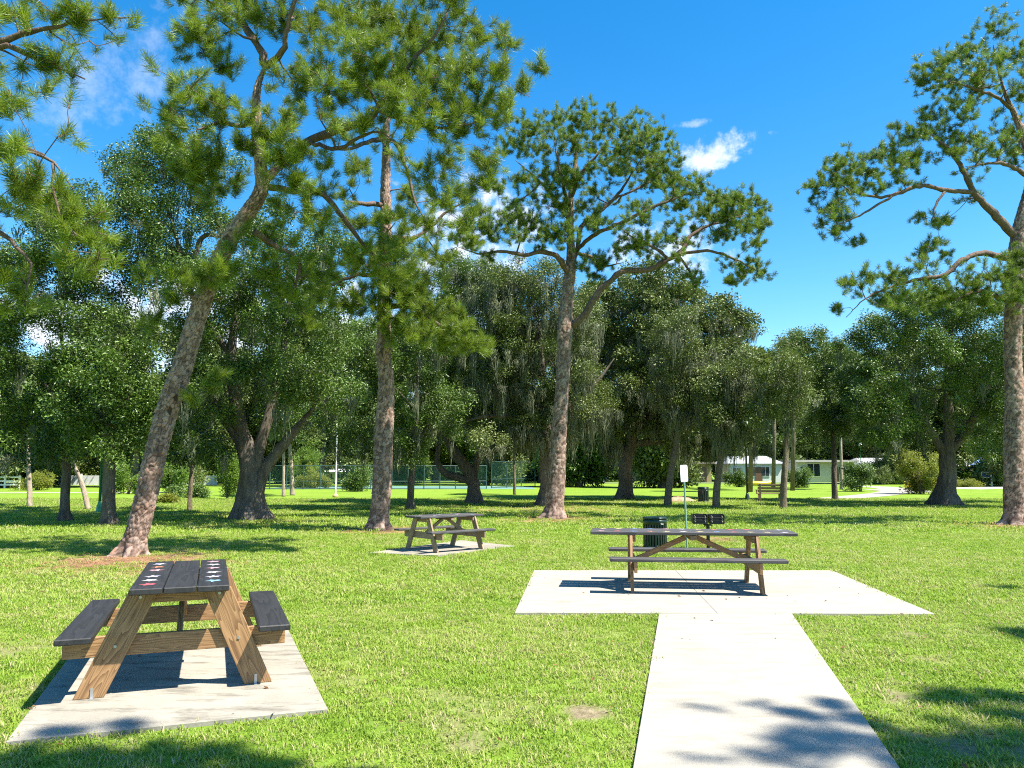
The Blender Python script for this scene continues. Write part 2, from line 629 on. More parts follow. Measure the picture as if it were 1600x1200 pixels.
def tpl_needles(n, ln, wd, seed, droop=0.22):
    """sprig: long needles set along the last stretch of a twig, fanning forward"""
    rg = random.Random(seed)
    vs, fs = [], []
    for i in range(n):
        u = rg.random() ** 0.8
        th = rg.uniform(.12, .75) if u > .8 else rg.uniform(.55, 1.35)
        ph = rg.uniform(0, 2 * math.pi)
        d = Vector((math.sin(th) * math.cos(ph), math.sin(th) * math.sin(ph), math.cos(th)))
        l = ln * rg.uniform(.6, 1.12)
        base = Vector((rg.gauss(0, .012), rg.gauss(0, .012), (u - 1.0) * ln * 1.05))
        s = d.cross(Vector((rg.gauss(0, 1), rg.gauss(0, 1), rg.gauss(0, 1)))).normalized() * wd
        mid = base + d * l * .55 + Vector((rg.gauss(0, .008), rg.gauss(0, .008), 0))
        tip = base + d * l - d.cross(Vector((d.y, -d.x, .01))).normalized() * droop * l * rg.uniform(-.6, 1)
        b = len(vs)
        vs += [base - s * .4, base + s * .4, mid + s * .5, mid - s * .5, tip]
        fs += [(b, b + 1, b + 2, b + 3), (b + 3, b + 2, b + 4)]
    return vs, fs


def tpl_grass(n, rad, h, wd, seed, lean=0.7):
    rg = random.Random(seed)
    vs, fs = [], []
    for i in range(n):
        a, r_ = rg.uniform(0, 6.28), rad * math.sqrt(rg.random())
        p = Vector((r_ * math.cos(a), r_ * math.sin(a), -0.004))
        b_ = rg.uniform(0, 6.28)
        o = Vector((math.cos(b_), math.sin(b_), 0))
        s = Vector((-o.y, o.x, 0)) * wd * rg.uniform(.6, 1.2)
        hh = h * rg.uniform(.45, 1.15)
        k = lean * rg.uniform(.2, 1.2) * hh
        b = len(vs)
        m1 = p + Vector((0, 0, hh * .55)) + o * k * .35
        tp = p + Vector((0, 0, hh * rg.uniform(.75, 1))) + o * k
        vs += [p - s * .5, p + s * .5, m1 + s * .45, m1 - s * .45, tp]
        fs += [(b, b + 1, b + 2, b + 3), (b + 3, b + 2, b + 4)]
    return vs, fs


def tpl_moss(n, rad, ln, wd, seed):
    """tangled beard: wavering strands of uneven length drawn in towards the tip"""
    rg = random.Random(seed)
    vs, fs = [], []
    for i in range(n):
        a, r_ = rg.uniform(0, 6.28), rad * math.sqrt(rg.random())
        c = Vector((r_ * math.cos(a), r_ * math.sin(a), rg.uniform(-.25, .12)))
        l = ln * rg.uniform(.2, 1.0) * (1.15 - r_ / rad * .6)
        b_ = rg.uniform(0, 6.28)
        s = Vector((math.cos(b_), math.sin(b_), 0)) * wd * rg.uniform(.5, 1.2)
        b = len(vs)
        for k in range(4):
            t = k / 3
            p = Vector((c.x * (1 - .55 * t), c.y * (1 - .55 * t), c.z - l * t)) + Vector((rg.gauss(0, .035), rg.gauss(0, .035), 0)) * (1 if k else 0)
            w = (.5, .8, .6, .05)[k]
            vs += [p - s * w, p + s * w]
            if k:
                fs.append((b + 2 * k - 2, b + 2 * k - 1, b + 2 * k + 1, b + 2 * k))
    return vs, fs


T_NEEDLE = tpl_needles(105, 0.25, 0.0075, 1)
T_NEEDLE_F = tpl_needles(80, 0.27, 0.011, 2)
T_OAK = tpl_leaves(64, 0.36, 0.10, 0.05, 3)
T_OAK_F = tpl_leaves(46, 0.42, 0.15, 0.085, 4)
T_SHRUB = tpl_leaves(60, 0.22, 0.085, 0.045, 5)
T_MOSS = tpl_moss(30, 0.2, 1.0, 0.02, 6)


# ------------------------------------------------------------------ ground
def poly_mask(poly, X, Y):
    inside = np.zeros(X.shape, bool)
    n = len(poly)
    for i in range(n):
        x0, y0 = poly[i][:2]
        x1, y1 = poly[(i + 1) % n][:2]
        c = ((y0 > Y) != (y1 > Y)) & (X < (x1 - x0) * (Y - y0) / (y1 - y0 + 1e-12) + x0)
        inside ^= c
    return inside


def vnoise(X, Y, scale, seed=0):
    """cheap smooth value noise"""
    rg = np.random.default_rng(seed)
    tab = rg.random((256, 256))
    x, y = X * scale + 1000, Y * scale + 1000
    xi, yi = np.floor(x).astype(int), np.floor(y).astype(int)
    fx, fy = x - xi, y - yi
    fx, fy = fx * fx * (3 - 2 * fx), fy * fy * (3 - 2 * fy)
    g = lambda a, b: tab[a % 256, b % 256]
    return (g(xi, yi) * (1 - fx) + g(xi + 1, yi) * fx) * (1 - fy) + (g(xi, yi + 1) * (1 - fx) + g(xi + 1, yi + 1) * fx) * fy


def fnoise(X, Y, scale, seed=0):
    return (vnoise(X, Y, scale, seed) * .5 + vnoise(X, Y, scale * 2.1, seed + 1) * .3 + vnoise(X, Y, scale * 4.3, seed + 2) * .2)


# concrete outlines on the lawn
axA = Vector((-0.358, 0.934, 0))
pxA = Vector((0.934, 0.358, 0))
cA = Vector((-2.64, 6.36, 0))
SLAB_A = [Vector((-2.95, 4.71, 0)), Vector((-1.22, 5.33, 0)), Vector((-2.24, 7.95, 0)), Vector((-3.97, 7.33, 0))]
SLAB_B = [G(575, 866), G(685, 870), G(805, 855), G(720, 846)]
SLAB_C = [Vector((0.03, 8.83, 0)), Vector((4.66, 8.76, 0)), Vector((5.06, 12.49, 0)), Vector((0.35, 12.49, 0))]


def path_edge(y, side):
    return (1.64 + (y - 8.84) * 0.2202) if side == 0 else (3.09 + (y - 8.76) * 0.2311)


PATH = [Vector((path_edge(-4, 0), -4, 0)), Vector((path_edge(-4, 1), -4, 0)), Vector((3.09, 8.755, 0)), Vector((1.64, 8.79, 0))]

BARE = [(900, 1115, .17, .9), (1330, 1088, .0, 0), (1405, 1088, .17, .9), (1500, 1165, .2, .8), (1430, 1150, .15, .7), (1590, 1170, .25, .6),
        (740, 1160, .15, .6), (1420, 993, .28, .6), (1465, 1030, .2, .5), (880, 985, .5, .3), (730, 1105, .4, .4), (1540, 990, .3, .4), (10, 1090, .25, .5),
        (40, 1010, .3, .55), (1090, 842, .6, .5), (600, 985, .8, .3), (470, 1060, .5, .35)]
STRAW = [(205, 876, 1.25, 1.0), (250, 882, 1.2, .85), (140, 880, 1.0, .7), (590, 829, 1.3, .8), (865, 811, 1.7, .8), (1585, 822, 1.5, .8), (1110, 846, 1.2, .45),
         (390, 816, 2.0, .5), (1478, 794, 2.3, .5), (860, 795, 3.2, .7), (740, 789, 2.2, .5), (977, 783, 2.4, .5), (170, 825, .8, .4)]


def ground_fields(X, Y):
    bare = np.zeros(X.shape)
    straw = np.zeros(X.shape)
    nz = fnoise(X, Y, 1.3, 3)
    nz2 = fnoise(X, Y, 3.1, 9)
    for lst, arr in ((BARE, bare), (STRAW, straw)):
        for px, py, r_, a in lst:
            if r_ <= 0:
                continue
            g = G(px, py)
            d = np.hypot(X - g.x, (Y - g.y) * 0.85) / r_
            m = np.clip((1.35 - d - (nz2 - .5) * 2.6 - (nz - .5) * 1.0) / .8, 0, 1) * a
            np.maximum(arr, m, out=arr)
    return bare, straw


def axis(lo, hi, flo, fhi, fine):
    mid = list(np.arange(flo, fhi, fine))
    a, st, v = [], fine, flo
    while v > lo:
        st *= 1.22
        v -= st
        a.append(max(v, lo))
    b, st, v = [], fine, mid[-1]
    while v < hi:
        st *= 1.22
        v += st
        b.append(min(v, hi))
    return np.array(a[::-1] + mid + b)


gx = axis(-900, 900, -13, 13, 0.11)
gy = axis(-300, 1500, 3.6, 28, 0.11)
GX, GY = np.meshgrid(gx, gy)
bare_f, straw_f = ground_fields(GX, GY)
mb = MB()
mb.v = list(zip(GX.ravel().tolist(), GY.ravel().tolist(), np.zeros(GX.size).tolist()))
nx_, ny_ = len(gx), len(gy)
ii = (np.arange(ny_ - 1)[:, None] * nx_ + np.arange(nx_ - 1)[None, :]).ravel()
mb.f = list(zip(ii.tolist(), (ii + 1).tolist(), (ii + nx_ + 1).tolist(), (ii + nx_).tolist()))
mb.att = {'bare': bare_f.ravel(), 'straw': straw_f.ravel()}
lawn = mb.build('ground', M['ground'])
tag(lawn, 'broad sunny green park lawn under the trees', None, None, 'structure')


# grass blades
def grass_zone(name, y0, y1, dens, tpl, smin, smax, label, mat='grass'):
    yy = []
    area = 0.86 * (y1 * y1 - y0 * y0) + 3 * (y1 - y0)
    n = int(area * dens)
    # sample y with density ~ width
    u = RNG.random(n * 2) * (y1 - y0) + y0
    keep = RNG.random(n * 2) < (1.72 * u + 3) / (1.72 * y1 + 3)
    Y = u[keep][:n]
    X = (RNG.random(len(Y)) - .5) * (1.72 * Y + 3)
    b, s = ground_fields(X, Y)
    dn = fnoise(X, Y, 2.2, 21)
    ok = RNG.random(len(X)) > np.clip(b * 1.15 + s * 1.1, 0, .97)
    for poly in (SLAB_A, SLAB_B, SLAB_C, PATH):
        ok &= ~poly_mask(poly, X, Y)
    X, Y, dn = X[ok], Y[ok], dn[ok]
    n = len(X)
    rots = np.stack([RNG.normal(0, .12, n), RNG.normal(0, .12, n), RNG.random(n) * 6.28], 1)
    sc = (smin + (smax - smin) * RNG.random(n)) * (0.65 + 0.8 * dn)
    o = scatter(name, tpl, np.stack([X, Y, np.zeros(n)], 1), rots, sc, M[mat])
    tag(o, label, 'grass', None, 'stuff')
    return o


grass_zone('grass', 2.6, 9.5, 430, tpl_grass(20, 0.055, 0.033, 0.006, 31, .9), .7, 1.35, 'short sunlit lawn grass around the near picnic tables')
grass_zone('grass', 9.5, 20, 150, tpl_grass(30, 0.10, 0.04, 0.009, 32, .9), .7, 1.35, 'lawn grass growing round the pine trunks')
grass_zone('grass', 20, 44, 26, tpl_grass(46, 0.24, 0.05, 0.016, 33, .9), .7, 1.4, 'lawn grass in the shade under the oaks')

M['thatch'] = leaf_mat('dry thatch', (0.30, 0.24, 0.11), (0.52, 0.44, 0.25), (0.4, 0.34, 0.15), 0.7, 0.8, 0.2, 0.25)
grass_zone('dry_grass', 2.6, 15, 42, tpl_grass(9, 0.07, 0.042, 0.0055, 34, 1.4), .7, 1.3, 'dry straw coloured blades among the near lawn', 'thatch')
# dead leaves and crumbs lying on lawn and concrete
n = 520
ly = 3.0 + 12 * RNG.random(n) ** .8
lx = (RNG.random(n) - .5) * 1.7 * ly
lz = np.full(n, .035)
for poly in (SLAB_A, SLAB_B, SLAB_C, PATH):
    ins = poly_mask(poly, lx, ly)
    ly[ins & (RNG.random(n) < .72)] = -3.0
    lz[ins] = .033
lt = ([Vector((-.03, 0, 0)), Vector((0, .013, .008)), Vector((.034, .002, .002)), Vector((.002, -.012, .006))], [(0, 3, 2), (0, 2, 1)])
M['litter'] = leaf_mat('dead leaves', (0.07, 0.035, 0.016), (0.26, 0.14, 0.06), (0.2, 0.1, 0.05), 0.8, 0.8, 0.2, 0.1)
lo = scatter('leaf_litter', lt, np.stack([lx, ly, lz], 1), np.stack([RNG.normal(0, .25, n), RNG.normal(0, .25, n), RNG.random(n) * 6.28], 1), .35 + .75 * RNG.random(n), M['litter'])
tag(lo, 'small brown dead leaves scattered over lawn and concrete', 'leaf litter', None, 'stuff')

# fallen needles on the straw beds
sx, sy = [], []
for px, py, r_, a in STRAW[:5] + STRAW[5:7]:
    g = G(px, py)
    n = int(240 * r_ * r_)
    sx.append(g.x + RNG.normal(0, r_ * .55, n))
    sy.append(g.y + RNG.normal(0, r_ * .6, n))
sx, sy = np.concatenate(sx), np.concatenate(sy)
n = len(sx)
st_t = ([Vector((-.13, -.002, 0)), Vector((-.13, .002, 0)), Vector((.0, .012, .012)), Vector((.0, .006, .012)), Vector((.13, -.004, 0)), Vector((-.1, .05, .004)), Vector((-.1, .054, .004)), Vector((.11, -.05, .008)),
         Vector((.02, -.1, .0)), Vector((.025, -.1, .0)), Vector((.06, .1, .01)), Vector((-.08, -.07, .01)), Vector((-.075, -.075, .01)), Vector((.04, .08, .0))],
        [(0, 3, 2, 1), (3, 4, 2), (5, 7, 6), (8, 9, 10), (11, 12, 13)])
st = scatter('pine_straw', st_t, np.stack([sx, sy, np.full(n, .012)], 1), np.stack([RNG.normal(0, .1, n), RNG.normal(0, .1, n), RNG.random(n) * 6.28], 1), .8 + .5 * RNG.random(n), M['straw'])
tag(st, 'brown fallen pine needles littering the ground at the pine bases', 'pine straw', None, 'stuff')


# concrete pads and walks
def prism(name, poly, z0, z1, mat, parent=None, bev=0.008):
    m = MB()
    n = len(poly)
    m.add([(p[0], p[1], z0) for p in poly] + [(p[0], p[1], z1) for p in poly],
          [tuple(range(n - 1, -1, -1)), tuple(range(n, 2 * n))] + [(i, (i + 1) % n, n + (i + 1) % n, n + i) for i in range(n)])
    return m.build(name, mat, parent, bevel=bev)


SLAB_Z = 0.03


def pad(name, label, mat, pieces):
    e = empty(name, (0, 0, 0))
    tag(e, label, None, None, 'structure')
    for pc in pieces:
        prism('concrete_panel', pc, -0.1, SLAB_Z, mat, e, .003)
    return e


def lerp(a, b, t):
    return a + (b - a) * t


pad('pavement', 'weathered stained concrete pad under the near brown table', M['concrete_old'], [SLAB_A])
pad('pavement', 'small pale concrete pad under the distant table', M['concrete_old'], [SLAB_B])
jt, jb = lerp(SLAB_C[3], SLAB_C[2], .475), lerp(SLAB_C[0], SLAB_C[1], .485)
gp = Vector((.0015, 0, 0))
pad('pavement', 'wide pale concrete pad under the long table', M['concrete'],
    [[SLAB_C[0], jb - gp, jt - gp, SLAB_C[3]], [jb + gp, SLAB_C[1], SLAB_C[2], jt + gp]])
ys = [-4.0, -1.6, 1.3, 4.87, 8.775]
pcs = []
for a, b in zip(ys[:-1], ys[1:]):
    a2, b2 = a + .0015, b - .0015
    pcs.append([(path_edge(a2, 0), a2), (path_edge(a2, 1), a2), (path_edge(b2, 1), b2), (path_edge(b2, 0), b2)])
pad('path', 'pale concrete walkway leading to the long table pad', M['concrete'], pcs)


def strip(name, label, pts, width, mat, z=0.012):
    a = spline([(p.x, p.y, 0) for p in pts], 1.0)
    m = MB()
    k = len(a)
    vs, fs = [], []
    for i in range(k):
        t = Vector(a[min(i + 1, k - 1)] - a[max(i - 1, 0)]).normalized()
        nrm = Vector((-t.y, t.x, 0))
        w = width[0] + (width[1] - width[0]) * i / (k - 1)
        p = Vector(a[i])
        vs += [p + nrm * w / 2 + Vector((0, 0, z)), p - nrm * w / 2 + Vector((0, 0, z))]
        if i:
            fs.append((2 * i - 2, 2 * i - 1, 2 * i + 1, 2 * i))
    m.add(vs, fs)
    o = m.build(name, mat)
    tag(o, label, None, None, 'structure')
    return o


strip('path', 'pale footpath curving past the park bench to the road', [G(*p) for p in ((850, 786), (980, 785), (1100, 785), (1200, 784), (1270, 781), (1330, 777), (1385, 771.5), (1405, 766), (1380, 761.5), (1340, 759.5))], (1.6, 3.0), M['concrete'])
strip('path', 'pale footpath branch sweeping right of the curve', [G(*p) for p in ((1395, 765), (1420, 768), (1450, 769.5))], (5.0, 2.2), M['concrete'], .016)
strip('path', 'sandy track beyond the round oak', [G(*p) for p in ((1490, 764), (1540, 762.5), (1620, 761))], (4.5, 5.0), plain('sand', (.46, .40, .32), .9, 0, .2, 1.5), .012)
strip('path', 'pale footpath crossing at the left edge of the lawn', [G(*p) for p in ((-120, 803), (-20, 800), (48, 798.5))], (1.5, 1.3), M['concrete'], .012)
strip('path', 'thin pale footpath across the far lawn', [G(*p) for p in ((-160, 771), (60, 770), (330, 769))], (2.0, 2.0), M['concrete'], .012)
strip('road', 'grey street in front of the far houses', [Vector((-140, 99, 0)), Vector((0, 99.5, 0)), Vector((140, 99, 0))], (6, 6), plain('asphalt', (.09, .09, .09), .9, 0, .2, 2), .014)


# ------------------------------------------------------------------ picnic tables
def board(name, p0, p1, width, thick, up, mat, parent, bev=0.004, twist=0.0):
    """timber whose long axis runs p0-p1, width across, thickness along up"""
    p0, p1 = Vector(p0), Vector(p1)
    x = (p1 - p0)
    L = x.length
    x.normalize()
    z = Vector(up)
    z = (z - x * z.dot(x)).normalized()
    y = z.cross(x)
    m = MB()
    m.box((0, 0, 0), (L, width, thick))
    o = m.build(name, mat, parent, bevel=bev)
    mt = Matrix((x, y, z)).transposed().to_4x4()
    mt.translation = (p0 + p1) / 2
    o.matrix_local = mt
    return o


def star_mesh(size):
    m = MB()
    vs = [(0, 0, 0)]
    k = 20
    for i in range(k):
        a = 2 * math.pi * i / k
        ph = (i % 4) / 4.0
        r_ = size * {0: 1.0, 1: .62, 2: .42, 3: .62}[i % 4]
        vs.append((r_ * math.cos(a), r_ * math.sin(a), 0))
    m.add(vs, [(0, 1 + i, 1 + (i + 1) % k) for i in range(k)])
    return m


def star_color(col):
    key = 'star%.2f%.2f%.2f' % col
    if key not in M:
        M[key] = plain('painted star ' + key, tuple(c * .72 for c in col), .6, 0, .25, 18)
    return M[key]


def picnic_table(label, loc, rz, L, Lb, inset, paint, wood, stars, scale=1.0, brackets=False):
    e = empty('picnic_table', loc, rz)
    tag(e, label, 'picnic table', 'park picnic tables')
    e.scale = (scale,) * 3
    W, th = 0.66, 0.042
    zt, zb = 0.755, 0.45
    bw = W / 3
    jit = random.Random(int(abs(loc[0]) * 100))
    tops = []
    for i in range(3):
        xx = (i - 1) * bw
        e1, e2 = jit.uniform(-.012, .012), jit.uniform(-.012, .012)
        tops.append(board('tabletop_board', (xx, -L / 2 + e1, zt - th / 2), (xx, L / 2 + e2, zt - th / 2), bw - .008, th, (0, 0, 1), paint, e, .006))
    for s in (-1, 1):
        board('bench_board', (s * .648, -Lb / 2, zb - th / 2), (s * .648, Lb / 2, zb - th / 2), .222, th, (0, 0, 1), paint, e, .007)
    for q in (-1, 1):
        yl = q * (L / 2 - inset)
        for s in (-1, 1):
            # splayed leg, cut flat at the floor and under the top
            m = MB()
            x0, x1, hw = .245, .56, (.098 if brackets else .078)
            vs = []
            for yy in (-.02, .02):
                vs += [(x1 - hw, yy, 0), (x1 + hw, yy, 0), (x0 + hw, yy, zt - th - .002), (x0 - hw, yy, zt - th - .002)]
            # local frame: long axis along X for the grain
            a = Vector((x1, 0, 0)); bb = Vector((x0, 0, zt - th - .002))
            ax = (bb - a).normalized()
            up = Vector((0, 1, 0))
            yv = up.cross(ax)
            mt = Matrix((ax, yv, up)).transposed().to_4x4()
            mt.translation = (a + bb) / 2
            inv = mt.inverted()
            m.add([inv @ Vector(v) for v in vs], [(0, 1, 2, 3), (7, 6, 5, 4), (0, 4, 5, 1), (1, 5, 6, 2), (2, 6, 7, 3), (3, 7, 4, 0)])
            o = m.build('leg', wood, e, bevel=.004)
            fin = Matrix.Diagonal((s, 1, 1, 1)) @ mt if False else mt
            if s < 0:
                fin = Matrix.Rotation(math.pi, 4, 'Z') @ mt
            o.matrix_local = Matrix.Translation((0, yl, 0)) @ fin
            if brackets:
                bm_ = MB()
                bm_.box((0, -.0235 * (-1 if q > 0 else 1), .035), (.02, .005, .07))
                bm_.box((0, -.045 * (-1 if q > 0 else 1), .003), (.022, .045, .005))
                bk = bm_.build('foot_bracket', M['steel'], e)
                bk.location = (s * (x1 - .02), yl, 0)
        yi = yl - q * .042
        board('bench_support', (-.745, yi, zb - th - .072), (.745, yi, zb - th - .072), .14, .04, (0, 1, 0), wood, e)
        board('top_cleat', (-.31, yi, zt - th - .048), (.31, yi, zt - th - .048), .09, .04, (0, 1, 0), wood, e)
        board('diagonal_brace', (0, yi - q * .03, zb - th - .05), (0, q * .07, zt - th - .05), .07, .04, (1, 0, 0), wood, e)
        for s in (-1, 1):
            for zz in (zb - .11, zt - .085):
                t_ = zz / (zt - th)
                bt = MB()
                bt.tube([(s * (.56 - .315 * t_), yl + q * .018, zz), (s * (.56 - .315 * t_), yl + q * .027, zz)], [.011, .011], 8)
                bt.build('bolt', M['steel'], e)
    board('centre_cleat', (-.31, 0, zt - th - .035), (.31, 0, zt - th - .035), .06, .09, (0, 1, 0), wood, e)
    for bi, u, col, sz, ang in stars:
        sm = star_mesh(sz * .74)
        o = sm.build('painted_star', star_color(col), tops[bi])
        o.location = (u * L, 0, th / 2 + .0015)
        o.rotation_euler = (0, 0, ang)
    return e


lav, wht, red, cyn, pnk, org, yel, blu = (.62, .60, .74), (.72, .70, .70), (.62, .12, .14), (.25, .52, .62), (.66, .36, .38), (.6, .25, .12), (.68, .58, .30), (.16, .30, .58)
starsA = [(0, -.37, red, .088, .2), (0, -.24, wht, .085, .5), (0, -.11, lav, .085, .1), (0, .12, pnk, .09, .9), (0, .25, org, .08, .3), (0, .38, lav, .085, .7),
          (2, -.35, cyn, .088, .4), (2, -.21, lav, .085, .1), (2, -.05, wht, .085, .8), (2, .12, pnk, .088, .3), (2, .26, wht, .085, .5), (2, .40, pnk, .085, .2)]
starsC = []
for i, c in enumerate((lav, yel, yel, red, blu, yel, wht, yel, org, blu, red, pnk)):
    starsC.append((0, -.445 + i * .081, c, .085, i * .7))
    starsC.append((2, -.45 + ((i * 5) % 12) * .081, c, .085, i * 1.1))
starsB = [(0, -.3, wht, .08, .2), (0, 0, lav, .08, .5), (0, .3, pnk, .08, 0), (2, -.25, lav, .08, 1), (2, .1, wht, .08, .4), (2, .35, cyn, .08, .1)]
picnic_table('brown picnic table with black top and painted stars on the weathered near pad', (cA.x, cA.y, SLAB_Z), math.atan2(.358, .934), 1.73, 1.73, .235, M['black_paint'], M['wood'], starsA, 1, True)
picnic_table('long black topped picnic table with overhanging ends on the wide pale pad', (2.44, 10.72, SLAB_Z), R(90) - R(6.5), 2.70, 2.22, .53, M['black_worn'], M['wood'], starsC)
bc = (G(620, 862) + G(688, 866) + G(697, 856) + G(763, 860)) / 4
picnic_table('small looking dark picnic table standing before the straight pine', (bc.x + .02, bc.y + .1, SLAB_Z), R(-50), 1.72, 1.72, .25, M['black_worn'], M['wood_grey'], starsB, .9)

# ------------------------------------------------------------------ bin, grill, sign, bench, lamps
def litter_bin(label, loc, r_, h, slats):
    e = empty('litter_bin', loc)
    tag(e, label, 'litter bin', 'park litter bins')
    m = MB()
    m.lathe([(r_ * .9, .03), (r_ * .9, h * .9), (r_ * .86, h * .9), (r_ * .86, .06)], 24)
    m.build('liner', M['dark_in'], e, True)
    for i in range(slats):
        a = 2 * math.pi * i / slats
        s = MB()
        s.box((0, 0, 0), (.012, 2 * math.pi * r_ / slats * .62, h * .72))
        o = s.build('slat', M['green_can'], e, bevel=.003)
        o.location = (math.cos(a) * r_, math.sin(a) * r_, h * .43)
        o.rotation_euler = (0, 0, a)
    for z0, z1 in ((.04, .09), (h * .76, h * .93)):
        b = MB()
        b.lathe([(r_ * .985, z0), (r_ * 1.03, z0), (r_ * 1.03, z1), (r_ * .985, z1)], 28)
        b.build('band', M['green_can'], e, True)
    l = MB()
    l.lathe([(r_ * 1.06, h * .93), (r_ * 1.08, h * .955), (r_ * 1.02, h * .985), (r_ * .55, h), (r_ * .5, h * .985)], 28)
    l.build('lid', M['green_can'], e, True)
    k = MB()
    k.box((r_ * .45, -r_ * .96, h * .78), (.06, .03, .022))
    k.build('latch', M['steel'], e, bevel=.004)
    return e


bp = G(1024, 858)
litter_bin('dark green slatted round litter bin behind the long table', (bp.x, bp.y, 0), .235, .66, 26)
bp2 = G(1107, 786)
litter_bin('dark litter bin beside the path and the slim leaning trunk', (bp2.x - .1, bp2.y + .6, 0), .26, .78, 18)

gp_ = G(1107, 860)
e = empty('barbecue_grill', (gp_.x, gp_.y, 0), R(-8))
tag(e, 'black steel pedestal barbecue grill with two open fireboxes', 'barbecue grill')
m = MB(); m.tube([(0, 0, 0), (0, 0, .5)], [.035, .035], 10); m.build('post', M['black_metal'], e)
m = MB(); m.box((0, 0, .505), (.16, .2, .02)); m.build('mount_plate', M['black_metal'], e, bevel=.003)
for s in (-1, 1):
    cx = s * .165
    m = MB()
    w, d, h = .285, .34, .17
    for c, sz in (((cx, 0, .55), (w, d, .012)), ((cx - w / 2, 0, .55 + h / 2), (.01, d, h)), ((cx + w / 2, 0, .55 + h / 2), (.01, d, h)), ((cx, d / 2, .55 + h / 2), (w, .01, h)), ((cx, -d / 2, .535 + .045), (w, .01, .09))):
        m.box(c, sz)
    fb = m.build('firebox', M['black_metal'], e)
    for q in (-.1, .1):
        b = MB()
        pts = []
        for i in range(9):
            pts.append((cx + q + .012 * math.sin(i * 2.2), -d / 2 - .012, .57 + i * .016))
        b.tube(pts, [.007] * 9, 5)
        b.build('adjusting_bracket', M['rust'], e)
    b = MB()
    for i in range(9):
        b.tube([(cx - w / 2 + .03 + i * .028, -d / 2 + .01, .655), (cx - w / 2 + .03 + i * .028, d / 2 - .01, .655)], [.005, .005], 5)
    b.tube([(cx - w / 2 + .01, -d / 2 - .02, .655), (cx + w / 2 - .01, -d / 2 - .02, .655)], [.007, .007], 6)
    b.build('grate', M['black_metal'], e)
m = MB(); m.tube([(0, 0, -.02), (0, 0, .006), (0, 0, .02)], [.2, .18, .08], 14); m.build('footing', M['concrete_old'], e)

sp = G(1074, 862)
top = P(1068, 726, sp.y + .02)
e = empty('signpost', (sp.x, sp.y, 0))
tag(e, 'blank white rounded sign on a thin tilted pale green post', 'sign')
tv = top - sp
m = MB(); m.tube([(0, 0, -.05), tv * .99], [.019, .019], 8); m.build('post', M['green_post'], e)
m = MB()
w, h, rc = .185, .335, .035
prof = []
for cx, cz, a0 in ((w / 2 - rc, h / 2 - rc, 0), (-w / 2 + rc, h / 2 - rc, 90), (-w / 2 + rc, -h / 2 + rc, 180), (w / 2 - rc, -h / 2 + rc, 270)):
    for k in range(5):
        a = R(a0 + k * 22.5)
        prof.append((cx + rc * math.cos(a), cz + rc * math.sin(a)))
n = len(prof)
m.add([(x, -.003, z) for x, z in prof] + [(x, .003, z) for x, z in prof], [tuple(range(n)), tuple(range(2 * n - 1, n - 1, -1))] + [(i, i + n, (i + 1) % n + n, (i + 1) % n) for i in range(n)])
o = m.build('sign_plate', M['sign_white'], e)
o.location = tv * .99 + Vector((.0, -.026, -h / 2 + .01))
o.rotation_euler = (0, R(-2.5), R(28))
for zz in (-.1, .1):
    m = MB()
    m.tube([(0, -.008, zz), (0, .0, zz)], [.009, .009], 8)
    b = m.build('bolt', M['steel'], e); b.location = o.location; b.rotation_euler = o.rotation_euler

bp = G(1203, 785)
e = empty('park_bench', (bp.x, bp.y, 0), R(172))
tag(e, 'weathered grey slatted park bench beside the footpath', 'bench')
for i in range(3):
    board('seat_slat', (-.62, -.18 + i * .15, .44), (.62, -.18 + i * .15, .44), .12, .04, (0, 0, 1), M['wood_grey'], e)
for i in range(3):
    board('back_slat', (-.62, .24 + i * .035, .56 + i * .15), (.62, .24 + i * .035, .56 + i * .15), .12, .03, (0, -1, .2), M['wood_grey'], e)
for s in (-1, 1):
    board('leg', (s * .5, -.16, 0), (s * .5, -.16, .42), .09, .06, (0, 1, 0), M['wood_grey'], e)
    board('leg', (s * .5, .2, 0), (s * .5, .33, .95), .09, .06, (0, 1, 0), M['wood_grey'], e)
    board('armrest', (s * .6, -.24, .62), (s * .6, .26, .62), .09, .035, (0, 0, 1), M['wood_grey'], e)
    board('armrest_post', (s * .6, -.2, .42), (s * .6, -.2, .6), .06, .05, (0, 1, 0), M['wood_grey'], e)


def lamp_post(label, base, h, mat, r_=.055):
    e = empty('lamp_post', base)
    tag(e, label, 'lamp post', 'park lamp posts')
    m = MB(); m.lathe([(r_ * 2.6, 0), (r_ * 2.6, .06), (r_ * 2.2, .1), (r_ * 2.0, .25), (r_ * 1.2, .38), (r_, .42)], 14); m.build('base', mat, e, True)
    m = MB(); m.lathe([(r_, .4), (r_ * .8, h - .45), (r_ * 1.5, h - .43), (r_ * 1.7, h - .38)], 12); m.build('pole', mat, e, True)
    m = MB(); m.lathe([(r_ * 1.6, h - .38), (r_ * 2.9, h - .25), (r_ * 3.0, h - .12), (r_ * 2.0, h - .02), (r_ * .6, h + .02)], 14); m.build('globe', M['globe'], e, True)
    m = MB(); m.lathe([(r_ * 1.9, h - .01), (r_ * 1.2, h + .05), (r_ * .3, h + .12)], 12); m.build('cap', mat, e, True)
    m = MB(); m.lathe([(.26, -.05), (.26, .02), (.24, .025)], 14); m.build('footing', M['concrete'], e)
    return e


b = G(155, 801); lamp_post('bright green lamp post between the shaded left trunks', (b.x, b.y, 0), 2.72, M['lamp_green'])
b = G(1168, 783); lamp_post('dark lamp post standing just left of the bench', (b.x, b.y, 0), 4.3, M['lamp_dark'])
b = G(1291, 757); lamp_post('thin far lamp post before the white flat roofed house', (b.x, 80, 0), 4.4, M['lamp_green'])

# ------------------------------------------------------------------ trees
def pxr(r_, d):
    return r_ * d / F_PX


